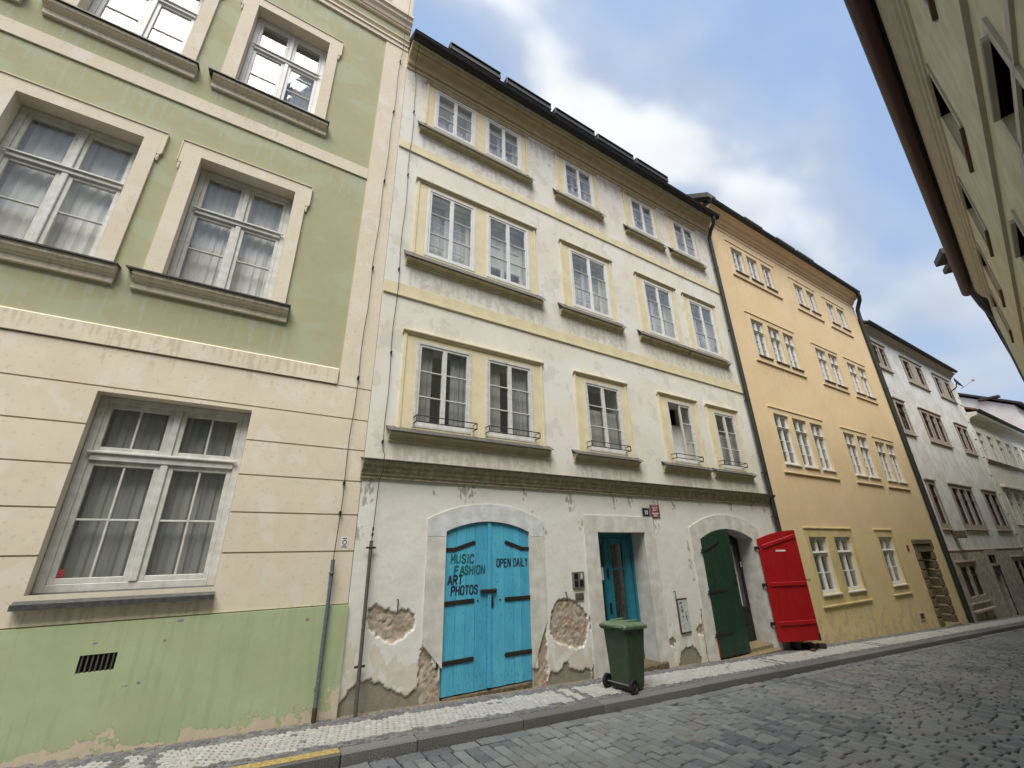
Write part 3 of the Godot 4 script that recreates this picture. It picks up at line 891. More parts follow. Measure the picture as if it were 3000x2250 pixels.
func white_house() -> void:
	var h := thing("white_house", "shabby white town house with yellow window surrounds and three doors at street level", "house", Vector3(6.8, gy(6.8), 0))
	var X0 := 1.43
	var X1 := 12.14
	# rows: [window bottom, top, hood y, sill y, sill bottom, groups [hood x0, x1, sill x0, x1, [windows]]]
	var rows := [
		[8.66, 9.86, 10.03, 8.58, 8.34, [[1.90, 4.68, 1.81, 4.82, [[2.13, 3.14], [3.42, 4.42]]], [5.52, 7.04, 5.47, 7.21, [[5.77, 6.80]]], [8.03, 9.52, 8.01, 9.76, [[8.27, 9.28]]], [9.98, 11.47, 9.96, 11.72, [[10.17, 11.23]]]]],
		[5.24, 6.89, 7.07, 5.15, 4.92, [[1.86, 4.79, 1.77, 4.95, [[2.11, 3.18], [3.45, 4.53]]], [5.46, 7.20, 5.38, 7.43, [[5.72, 6.96]]], [8.03, 9.73, 7.96, 9.96, [[8.27, 9.44]]], [10.01, 11.61, 9.93, 11.85, [[10.19, 11.36]]]]],
		[1.89, 3.43, 3.60, 1.82, 1.63, [[1.85, 4.80, 1.74, 4.94, [[2.10, 3.15], [3.44, 4.49]]], [5.58, 7.19, 5.48, 7.39, [[5.83, 6.90]]], [8.21, 9.73, 8.13, 9.93, [[8.46, 9.41]]], [10.09, 11.56, 10.03, 11.82, [[10.31, 11.29]]]]],
	]
	var holes := []
	for r in rows:
		for g in r[5]:
			sills.append([g[2] + 0.1, g[3] - 0.1, r[4] - 0.02])
			for w in g[4]: holes.append([w[0], w[1], r[0], r[1]])
	sills.append([1.45, 12.1, 10.0])
	# upper facade
	var up := MB.new()
	wall_uv(up, 1.4, 12.2, 1.0, 10.7)
	up.wall(X0, X1, 1.05, 10.62, holes, 0.0, -0.5)
	obj("upper_wall", up, baked_mat(bake(1.4, 12.2, 1.0, 10.7, 72, paint_up), 1.4, 12.2, 1.0, 10.7), h)
	# street-level facade: a relief of plaster with the lost patches standing back
	prepare_losses()
	var lo := MB.new()
	wall_uv(lo, 1.4, 12.2, -2.4, 1.1)
	var st := 0.016
	var nx := int((X1 - X0) / st)
	var ny := int((1.07 + 2.35) / st)
	var gridz := []
	var gone := {}
	for j in ny + 1:
		var row := PackedFloat32Array()
		for i in nx + 1:
			var x := X0 + (X1 - X0) * i / nx
			var y := -2.35 + (1.07 + 2.35) * j / ny
			var z := 0.006 * N1.get_noise_2d(x * 1.2, y * 1.2) + 0.0015 * N1.get_noise_2d(x * 11, y * 11)
			var k := loss_at(x, y)
			if k == 1: z = -0.02 + 0.003 * N1.get_noise_2d(x * 14, y * 14)
			elif k == 2: z = -0.038 + 0.014 * N1.get_noise_2d(x * 5, y * 5) + 0.004 * N2.get_noise_2d(x * 26, y * 26) + 0.016 * smoothstep(-0.98, -0.8, N4.get_noise_2d(x * 5.5, y * 8))
			row.append(z)
		gridz.append(row)
	var raw := []
	for r in gridz: raw.append(r.duplicate())
	for j in range(1, ny):
		for i in range(1, nx):
			gridz[j][i] = (raw[j][i] * 7.0 + raw[j - 1][i] + raw[j + 1][i] + raw[j][i - 1] + raw[j][i + 1]) / 11.0
	var dx := (X1 - X0) / nx
	var dyy := (1.07 + 2.35) / ny
	for j in ny + 1:
		for i in nx + 1:
			var zx: float = (gridz[j][mini(i + 1, nx)] - gridz[j][maxi(i - 1, 0)]) / (2 * dx)
			var zy: float = (gridz[mini(j + 1, ny)][i] - gridz[maxi(j - 1, 0)][i]) / (2 * dyy)
			lo.vert(Vector3(X0 + dx * i, -2.35 + dyy * j, gridz[j][i]), Vector3(-zx, -zy, 1).normalized())
			lo.uv[-1] = (Vector2(X0 + dx * i, 2.35 - dyy * j) - lo.u0) * lo.us
	for j in ny:
		for i in nx:
			var cx := X0 + dx * (i + 0.5)
			var cy := -2.35 + dyy * (j + 0.5)
			if cx > 2.75 and cx < 4.30 and cy < arch_top(cx, 3.525, 0.755, 0.15, 0.50): continue
			if cx > 5.84 and cx < 7.12 and cy < 0.33: continue
			if cx > 8.86 and cx < 10.90 and cy < arch_top(cx, 9.875, 1.02, 0.22, 0.44): continue
			var p0 := j * (nx + 1) + i
			var p1 := p0 + nx + 1
			lo.ix.append_array(PackedInt32Array([p0, p1 + 1, p0 + 1, p0, p1, p1 + 1]))
	# smooth the relief's normals
	obj("street_wall", lo, baked_mat(bake(1.4, 12.2, -2.4, 1.1, 110, paint_low), 1.4, 12.2, -2.4, 1.1), h)
	# wall core behind it, with the three deep openings
	var core := MB.new()
	core.wall(X0, X1, -2.6, 1.04, [[2.76, 4.29, -2.7, 0.5], [5.84, 7.12, -1.98, 0.33], [8.86, 10.90, -2.7, 0.45]], -0.075, -0.5)
	obj("wall_core", core, M.reveal, h)
	var rv := MB.new()
	# reveals out to the face
	rv.wall(5.78, 7.18, -2.3, 0.4, [[5.838, 7.122, -2.4, 0.331]], -0.004, -0.49)
	obj("door_reveal", rv, M.reveal, h)
	for a in [[2.752, 4.298, 3.525, 0.755, 0.15, 0.475], [8.852, 10.905, 9.875, 1.02, 0.22, 0.425]]:
		rv = MB.new()
		var prev := Vector2(a[0], -2.5)
		var pts := [prev]
		for i in 21:
			var x := lerpf(a[0] + 0.006, a[1] - 0.006, i / 20.0)
			pts.append(Vector2(x, arch_top(x, a[2], a[3], a[4], a[5])))
		pts.append(Vector2(a[1], -2.5))
		for i in pts.size() - 1:
			var p: Vector2 = pts[i]
			var q: Vector2 = pts[i + 1]
			rv.quad(Vector3(p.x, p.y, -0.49), Vector3(q.x, q.y, -0.49), Vector3(q.x, q.y, -0.004), Vector3(p.x, p.y, -0.004))
		obj("door_reveal", rv, M.reveal, h)
	rooms(h, X0 + 0.02, X1 - 0.02, [-2.3, 1.1, 4.4, 7.8, 10.5])
	# belts, cornices
	for b in [[4.22, 4.47], [7.66, 7.88]]:
		var mb := MB.new()
		mb.mould([Vector2(0.0, b[0] - 0.01), Vector2(0.03, b[0]), Vector2(0.03, b[0] + 0.035), Vector2(0.016, b[0] + 0.045), Vector2(0.016, b[1]), Vector2(0.0, b[1] + 0.01)], X0 + 0.01, X1 - 0.06)
		obj("belt_course", mb, M.yellow_trim, h)
	var gc := MB.new()
	gc.mould([Vector2(-0.02, 1.04), Vector2(0.035, 1.045), Vector2(0.035, 1.085), Vector2(0.055, 1.095), Vector2(0.06, 1.13), Vector2(0.09, 1.16), Vector2(0.11, 1.22), Vector2(0.15, 1.25), Vector2(0.165, 1.28), Vector2(0.165, 1.295), Vector2(-0.02, 1.33)], X0 - 0.03, X1 + 0.02)
	var gco := obj("cornice", gc, M.olive_dark, h)
	gco.set_meta("label", "dirty olive cornice above the street-level doors")
	var fl := MB.new()
	for i in 7:
		var xa := X0 - 0.05 + i * 1.55
		fl.hexa([Vector3(xa, 1.30, 0.185), Vector3(minf(xa + 1.56, X1 + 0.03), 1.302, 0.183), Vector3(minf(xa + 1.56, X1 + 0.03), 1.348, 0.0), Vector3(xa, 1.346, 0.0),
			Vector3(xa, 1.294, 0.185), Vector3(minf(xa + 1.56, X1 + 0.03), 1.296, 0.183), Vector3(minf(xa + 1.56, X1 + 0.03), 1.34, 0.0), Vector3(xa, 1.338, 0.0)])
	obj("flashing", fl, M.pipe_grey, gco)
	var rc := MB.new()
	rc.mould([Vector2(0.0, 10.05), Vector2(0.03, 10.055), Vector2(0.038, 10.075), Vector2(0.03, 10.095), Vector2(0.03, 10.15), Vector2(0.07, 10.155), Vector2(0.085, 10.18), Vector2(0.07, 10.205), Vector2(0.085, 10.26), Vector2(0.11, 10.32), Vector2(0.16, 10.38), Vector2(0.22, 10.41), Vector2(0.225, 10.45), Vector2(0.27, 10.455), Vector2(0.29, 10.48), Vector2(0.285, 10.51), Vector2(0.34, 10.515), Vector2(0.345, 10.6), Vector2(0.0, 10.61)], X0 + 0.0, X1 - 0.05)
	obj("eaves_cornice", rc, M.olive, h)
	var ed := MB.new()
	ed.box(X0 - 0.02, X1 - 0.02, 10.603, 10.66, -0.3, 0.44)
	obj("eaves_board", ed, M.gutter_dark, h)
	gutter(h, X0 - 0.04, X1 - 0.03, 10.5, 0.47, 0.105, M.gutter_dark, 0.85)
	roof_slab(h, X0, X1, 10.78, 0.42, 0.8, 4.6, M.roof)
	for d in [[2.40, 3.73], [3.99, 5.35], [5.58, 6.95], [7.15, 8.57], [8.79, 10.19]]:
		var db := MB.new()
		var dx0: float = d[0]
		var dx1: float = d[1]
		db.box(dx0 + 0.12, dx1 - 0.12, 10.9, 11.36, -1.2, 0.0)
		db.hexa([Vector3(dx0, 11.34, 0.17), Vector3(dx1, 11.34, 0.17), Vector3(dx1, 11.52, 0.15), Vector3(dx0, 11.52, 0.15),
			Vector3(dx0, 11.62, -1.4), Vector3(dx1, 11.62, -1.4), Vector3(dx1, 11.8, -1.4), Vector3(dx0, 11.8, -1.4)])
		var dorm := obj("dormer", db, M.sheet, h)
		var de := MB.new()
		de.cbox(dx0 - 0.025, dx1 + 0.025, 11.525, 11.56, -0.1, 0.185, 0.008)
		de.cbox(dx0 - 0.04, dx0 - 0.001, 11.36, 11.6, -0.1, 0.16, 0.008)
		de.cbox(dx1 + 0.001, dx1 + 0.04, 11.36, 11.6, -0.1, 0.16, 0.008)
		obj("edge_strip", de, M.sheet, dorm)
	# windows with their surrounds
	var ri := 0
	for r in rows:
		var gi := 0
		for g in r[5]:
			var hx0 := pz(g[0], 0.06)
			var hx1 := pz(g[1], 0.06)
			var wn: Array = g[4]
			var hy := pz(r[2], 0.06)
			var wh := []
			for w in wn: wh.append([w[0] + 0.006, w[1] - 0.006, r[0], r[1] - 0.006])
			var pn := MB.new()
			pn.wall(hx0 + 0.09, hx1 - 0.09, r[0] - 0.04, hy - 0.02, wh, 0.012, -0.01)
			obj("window_surround", pn, M.yellow_trim, h)
			for s in [hx0 + 0.03, hx1 - 0.085]:
				var sb := MB.new()
				sb.cbox(s, s + 0.055, r[0] - 0.05, hy - 0.03, -0.01, 0.032, 0.006)
				obj("pilaster_strip", sb, M.yellow_trim, h)
			var hb := MB.new()
			hb.mould([Vector2(0.0, hy - 0.055), Vector2(0.035, hy - 0.05), Vector2(0.04, hy - 0.028), Vector2(0.065, hy - 0.012), Vector2(0.07, hy), Vector2(0.07, hy + 0.012), Vector2(0.0, hy + 0.035)], hx0, hx1)
			obj("hood_moulding", hb, M.olive if ri < 2 else M.yellow_trim, h)
			var sx0 := pz(g[2], 0.14)
			var sx1 := pz(g[3], 0.14)
			var sy := pz(r[3], 0.14)
			var sy0 := pz(r[4], 0.02)
			var sm := MB.new()
			var dy := sy - sy0
			sm.mould([Vector2(-0.01, sy0 - 0.005), Vector2(0.03, sy0), Vector2(0.032, sy0 + dy * 0.3), Vector2(0.052, sy0 + dy * 0.34), Vector2(0.056, sy0 + dy * 0.5), Vector2(0.07, sy0 + dy * 0.62), Vector2(0.10, sy0 + dy * 0.68), Vector2(0.122, sy0 + dy * 0.74), Vector2(0.126, sy - 0.02), Vector2(-0.01, sy + 0.01)], sx0 + 0.05, sx1 - 0.05)
			var so := obj("window_sill", sm, M.olive, h)
			var sf := MB.new()
			sf.hexa([Vector3(sx0, sy - 0.012, 0.15), Vector3(sx1, sy - 0.012, 0.15), Vector3(sx1, r[0] - 0.02, 0.0), Vector3(sx0, r[0] - 0.02, 0.0),
				Vector3(sx0, sy - 0.018, 0.15), Vector3(sx1, sy - 0.018, 0.15), Vector3(sx1, r[0] - 0.028, 0.0), Vector3(sx0, r[0] - 0.028, 0.0)])
			obj("flashing", sf, M.pipe_grey, so)
			for w in wn:
				var cur: String = ["half", "full", "half"][ri]
				if ri == 2: cur = "sides" if gi == 0 else "half"
				elif rng.randf() < 0.45: cur = ["sides", "blind", "full"][rng.randi_range(0, 2)]
				if ri == 2 and gi == 2:
					open_window(h, w[0], w[1], r[0], r[1])
				else:
					window(h, w[0], w[1], r[0], r[1], 0.02, {"m": M.old_white if ri == 2 else M.white_paint, "fw": 0.055, "sw": 0.042, "mw": 0.02, "inner": ri < 2, "curtain": cur, "cm": M.net if ri == 2 else M.curtain})
				if ri == 2:
					var gb := MB.new()
					var gx0: float = pz(w[0] + 0.1, 0.16) - 0.02
					var gx1: float = pz(w[1] + 0.12, 0.16)
					var y0: float = r[0] + 0.06
					for yy in [y0, y0 + 0.1]:
						gb.tube([Vector3(gx0, yy, 0.02), Vector3(gx0, yy, 0.17), Vector3(gx1, yy, 0.17), Vector3(gx1, yy, 0.02)], 0.009, 6)
					for xx in [gx0, gx1]:
						gb.tube([Vector3(xx, y0 - 0.005, 0.17), Vector3(xx, y0 + 0.105, 0.17)], 0.009, 6)
					obj("flower_guard", gb, M.black_metal, h)
			gi += 1
		ri += 1
	# downpipe at the joint with the yellow house
	var dp := MB.new()
	dp.tube([Vector3(11.86, 10.42, 0.47), Vector3(11.87, 10.3, 0.47), Vector3(11.9, 10.2, 0.42), Vector3(11.94, 9.98, 0.22), Vector3(11.98, 9.84, 0.13), Vector3(12.0, 9.7, 0.11), Vector3(12.02, 5.0, 0.11), Vector3(12.05, -2.0, 0.11)], 0.06, 14)
	var dpo := obj("downpipe", dp, M.pipe_green, h)
	for y in [8.6, 6.3, 4.0, 1.9, 0.75]:
		var cb := MB.new()
		cb.tube([Vector3(12.01, y - 0.02, 0.11), Vector3(12.01, y + 0.02, 0.11)], 0.068, 14)
		cb.cbox(12.0, 12.02, y - 0.015, y + 0.015, 0.0, 0.06, 0.003)
		obj("pipe_clamp", cb, M.pipe_green, dpo)
	blue_door(h)
	teal_door(h)
	arched_door(h)

func open_window(h: Node3D, x0: float, x1: float, y0: float, y1: float) -> void:
	var fr := MB.new()
	fr.ring(x0, x1, y0, y1, 0.055, -0.08, 0.02, 0.006)
	var w := obj("window", fr, M.old_white, h)
	w.set_meta("label", "window with its left casement standing open inwards")
	var mx := (x0 + x1) / 2
	for k in 2:
		var a := x0 + 0.055 if k == 0 else mx
		var b := mx if k == 0 else x1 - 0.055
		var wd := b - a
		var sb := MB.new()
		sb.ring(0, wd, 0, y1 - y0 - 0.11, 0.045, -0.03, 0.025, 0.005)
		var hh := y1 - y0 - 0.11
		for r in 2:
			var yy := lerpf(0, hh, (r + 1) / 3.0)
			sb.cbox(0.045, wd - 0.045, yy - 0.011, yy + 0.011, -0.025, 0.015, 0.004)
		var s := obj("sash", sb, M.old_white, w, Vector3(a, y0 + 0.055, -0.02))
		if k == 0: s.rotation.y = deg_to_rad(62)
		for r in 3:
			var q := QuadMesh.new()
			q.size = Vector2(wd - 0.09, hh / 3 - 0.035)
			var p := MeshInstance3D.new()
			p.name = "pane"; p.mesh = q; p.material_override = M.glass
			w.add_child(p, true)
			var c := Vector3(wd / 2, hh * (r + 0.5) / 3, -0.005)
			p.position = s.position + s.basis * c
			p.rotation.y = s.rotation.y
	obj("curtain", drape(mx, x1, y0, lerpf(y0, y1, 0.7), -0.4, 55, 0.014), M.curtain, w)

func strap(h: Node3D, pts: Array, z: float, w: float, m: Material) -> void:
	# iron strap hinge through the given x,y points, with a rolled eye at the first one and a row of studs
	var mb := MB.new()
	for i in pts.size() - 1:
		var a: Vector2 = pts[i]
		var b: Vector2 = pts[i + 1]
		var d := (b - a).normalized()
		if i < pts.size() - 2: b += d * w * 0.15
		var bs := Basis(Vector3(d.x, d.y, 0), Vector3(-d.y, d.x, 0), Vector3(0, 0, 1))
		mb.cham(Vector3((a.x + b.x) / 2, (a.y + b.y) / 2, z + 0.0045 + i * 0.0008), bs, Vector3((b - a).length() / 2, w / 2, 0.0045), 0.002)
	var e: Vector2 = pts[-1]
	mb.lathe(Vector3(e.x, e.y, z), Vector3(0, 0, 1), [Vector2(w / 2, 0.0), Vector2(w / 2, 0.009), Vector2(0.0, 0.0098)], 16)
	var s: Vector2 = pts[0]
	mb.tube([Vector3(s.x, s.y - w * 0.75, z + 0.012), Vector3(s.x, s.y + w * 0.55, z + 0.012)], 0.017, 10)
	mb.tube([Vector3(s.x, s.y - w * 0.75, z + 0.012), Vector3(s.x, s.y - w * 0.8, z - 0.05)], 0.011, 8)
	var hg := obj("strap_hinge", mb, m, h)
	var sd := MB.new()
	for i in 4:
		var t := 0.22 + i * 0.2
		var p: Vector2 = pts[0].lerp(pts[-1], t)
		if pts.size() == 3:
			var l0: float = (pts[1] - pts[0]).length()
			var l1: float = (pts[2] - pts[1]).length()
			var q := t * (l0 + l1)
			p = pts[0].lerp(pts[1], q / l0) if q < l0 else pts[1].lerp(pts[2], (q - l0) / l1)
		sd.lathe(Vector3(p.x, p.y, z + 0.009), Vector3(0, 0, 1), [Vector2(0.011, 0.0), Vector2(0.008, 0.005), Vector2(0.0, 0.0065)], 8)
	obj("studs", sd, m, hg)

func blue_door(h: Node3D) -> void:
	var strips := arch_band(2.46, 4.58, 0.50, 0.75, 2.765, 4.285, 0.475, 0.155, -1.15)
	strips[0][0].y = -1.14; strips[0][3].y = -1.47
	strips[-1][1].y = -1.04; strips[-1][2].y = -1.66
	obj("door_surround", band_mesh(strips, -0.03, 0.018, func(c): return c.y > 0.15 or (c.x < 3.5 and c.y > -1.2) or c.x > 3.5), M.surround, h)
	var cap := arch_band(2.462, 4.578, 0.502, 0.748, 2.767, 4.283, 0.477, 0.155, 0.25)
	obj("arch_whitewash", band_mesh(cap, 0.017, 0.0205, func(_c): return true), M.arch_white, h)
	# the leaves
	var tones := []
	var dt := bake(2.7, 4.35, -1.85, 0.5, 200, func(x, y): return paint_boards(x, y, Color(0.11, 0.5, 0.69), Color(0.065, 0.37, 0.56), Color(0.1, 0.16, 0.19), -1.81, 0.0))
	for i in 3:
		var m := baked_mat(dt, 2.7, 4.35, -1.85, 0.5, 0.55)
		m.albedo_color = [Color(0.95, 0.97, 0.98), Color(1, 1, 1), Color(0.9, 0.93, 0.96)][i]
		tones.append(m)
	var back := MB.new()
	var bp := PackedVector2Array()
	bp.append(Vector2(2.79, -1.8))
	for i in 17:
		var x := lerpf(2.79, 4.26, i / 16.0)
		bp.append(Vector2(x, arch_top(x, 3.525, 0.755, 0.15, 0.47) - 0.01))
	bp.append(Vector2(4.26, -1.8))
	back.prism(bp, -0.09, -0.055)
	var d := obj("door", back, M.black_wood, h)
	d.set_meta("label", "arched blue plank double door with black strap hinges and stencilled words")
	var cuts := [[2.775, 2.958], [2.962, 3.118], [3.122, 3.278], [3.282, 3.485], [3.49, 3.553], [3.558, 3.797], [3.801, 3.968], [3.972, 4.108], [4.112, 4.275]]
	for i in cuts.size():
		var a: float = cuts[i][0]
		var b: float = cuts[i][1]
		var p := PackedVector2Array()
		var yb = -1.812 + [0.0, 0.003, -0.002, 0.0, 0.012, 0.0, 0.004, 0.0, 0.002][i]
		p.append(Vector2(a, yb)); p.append(Vector2(b, yb))
		for k in 6:
			var x := lerpf(b, a, k / 5.0)
			p.append(Vector2(x, arch_top(x, 3.525, 0.755, 0.15, 0.47) - 0.006))
		var mb := MB.new()
		var zf = -0.02 + [0.0, 0.002, 0.001, 0.002, 0.024, 0.002, 0.0, 0.002, 0.001][i]
		wall_uv(mb, 2.7, 4.35, -1.85, 0.5)
		mb.prism(p, -0.054, zf)
		obj("plank", mb, tones[[0, 1, 0, 2, 0, 1, 0, 1, 2][i]], d)
	var zi := -0.014
	for wd in [["SiC", 3.05, 3.25, -0.13, M.ink_teal], ["MU", 2.87, 3.02, -0.125, M.ink_faded], ["FA", 2.93, 3.09, -0.29, M.ink_teal], ["SHiON", 3.10, 3.44, -0.29, M.ink_teal], ["ART", 2.83, 3.06, -0.42, M.ink], ["PHOTOS", 2.885, 3.32, -0.565, M.ink], ["OPEN", 3.665, 3.92, -0.205, M.ink], ["DAiLY", 3.985, 4.25, -0.205, M.ink]]:
		var lt := obj("lettering", lettering(wd[0], wd[1], wd[2], wd[3], 0.112, zi, 0.06 if wd[1] < 3.5 else 0.0), wd[4], d)
		lt.set_meta("label", "stencilled dark lettering on blue planks")
	strap(d, [Vector2(2.70, 0.06), Vector2(2.92, 0.06), Vector2(3.25, 0.16)], -0.016, 0.055, M.rust_iron)
	strap(d, [Vector2(4.37, 0.06), Vector2(4.15, 0.06), Vector2(3.84, 0.16)], -0.016, 0.055, M.rust_iron)
	strap(d, [Vector2(2.70, -0.68), Vector2(3.24, -0.66)], -0.016, 0.06, M.rust_iron)
	strap(d, [Vector2(4.38, -0.68), Vector2(3.83, -0.68)], -0.016, 0.06, M.rust_iron)
	strap(d, [Vector2(2.70, -1.425), Vector2(3.24, -1.415)], -0.016, 0.06, M.rust_iron)
	strap(d, [Vector2(4.37, -1.435), Vector2(3.82, -1.43)], -0.016, 0.06, M.rust_iron)
	var la := MB.new()
	la.cbox(3.36, 3.65, -0.575, -0.515, -0.012, 0.022, 0.012)
	la.tube([Vector3(3.60, -0.545, 0.0), Vector3(3.60, -0.545, 0.036)], 0.018, 10)
	obj("latch_bar", la, M.rust_iron, d)
	var kp := MB.new()
	kp.cbox(3.565, 3.6, -0.78, -0.63, -0.02, -0.008, 0.003)
	kp.tube([Vector3(3.583, -0.70, -0.01), Vector3(3.583, -0.70, 0.012)], 0.012, 8)
	obj("key_plate", kp, M.black_metal, d)
	for p in [Vector2(3.33, -0.665), Vector2(3.72, -0.675)]:
		var sb := MB.new()
		sb.lathe(Vector3(p.x, p.y, -0.02), Vector3(0, 0, 1), [Vector2(0.016, 0), Vector2(0.012, 0.012), Vector2(0, 0.016)], 10)
		obj("bolt", sb, M.rust_iron, d)
	var pf := MB.new()
	pf.ring(3.635, 3.70, -0.42, -0.305, 0.006, -0.02, -0.013, 0.002)
	obj("letter_slot", pf, tones[2], d)
	var th := MB.new()
	th.cbox(2.79, 4.27, -2.1, -1.825, -0.2, -0.01, 0.02)
	obj("threshold", th, M.sandstone, h)

func teal_door(h: Node3D) -> void:
	var sr := MB.new()
	sr.wall(5.52, 7.40, -2.2, 0.63, [[5.84, 7.12, -2.3, 0.33]], 0.02, -0.02)
	obj("door_surround", sr, M.surround, h)
	var z := -0.38
	var fr := MB.new()
	fr.cbox(5.84, 5.92, -1.95, 0.33, z - 0.1, z + 0.02, 0.01)
	fr.cbox(7.06, 7.12, -1.95, 0.33, z - 0.1, z + 0.02, 0.01)
	fr.cbox(5.92, 7.06, 0.25, 0.33, z - 0.1, z + 0.018, 0.01)
	var d := obj("door", fr, M.teal, h)
	d.set_meta("label", "tall teal glazed double door set deep in the wall")
	for lf in [[5.925, 6.445, 0.13, 0.155], [6.45, 7.055, 0.06, 0.22]]:
		var lb := MB.new()
		var a: float = lf[0]
		var b: float = lf[1]
		lb.cbox(a, a + lf[2], -1.93, 0.245, z - 0.05, z, 0.008)
		lb.cbox(b - lf[3], b, -1.93, 0.245, z - 0.05, z, 0.008)
		lb.cbox(b - lf[3] + 0.03, b - 0.03, -1.9, 0.215, z - 0.005, z + 0.014, 0.008)
		lb.cbox(a + lf[2], b - lf[3], 0.12, 0.245, z - 0.05, z - 0.001, 0.008)
		lb.cbox(a + lf[2], b - lf[3], -1.93, -1.25, z - 0.05, z - 0.001, 0.008)
		lb.cbox(a + lf[2], b - lf[3], -0.36, -0.33, z - 0.04, z - 0.005, 0.006)
		obj("leaf", lb, M.teal, d)
		pane(d, a + lf[2], b - lf[3], -1.25, 0.12, z - 0.03, 0.002)
	# round iron grille behind the right-hand glass
	var gb := MB.new()
	for rr in [0.16, 0.115]:
		var pts := []
		for i in 25:
			pts.append(Vector3(6.67 + cos(TAU * i / 24) * rr, -0.75 + sin(TAU * i / 24) * rr * 1.5, z - 0.055))
		gb.tube(pts, 0.008, 6)
	for x in [6.53, 6.67, 6.81]:
		gb.tube([Vector3(x, -1.25, z - 0.06), Vector3(x, 0.12, z - 0.06)], 0.007, 6)
	gb.tube([Vector3(6.5, -0.75, z - 0.058), Vector3(6.84, -0.75, z - 0.058)], 0.007, 6)
	obj("iron_grille", gb, M.black_metal, d)
	for y in [-0.42, -1.02]:
		var hb := MB.new()
		hb.cbox(6.34, 6.365, y - 0.09, y + 0.09, z + 0.0, z + 0.035, 0.005)
		hb.cbox(6.365, 6.40, y - 0.1, y + 0.1, z + 0.0, z + 0.02, 0.004)
		obj("hinge", hb, M.black_metal, d)
	var nb := MB.new()
	nb.cbox(6.20, 6.26, -0.53, -0.30, z + 0.001, z + 0.008, 0.002)
	obj("paper_notice", nb, M.paper, d)
	var st := MB.new()
	st.cbox(5.80, 7.30, -2.2, -1.93, -0.5, 0.06, 0.02)
	obj("doorstep", st, M.sandstone, h)

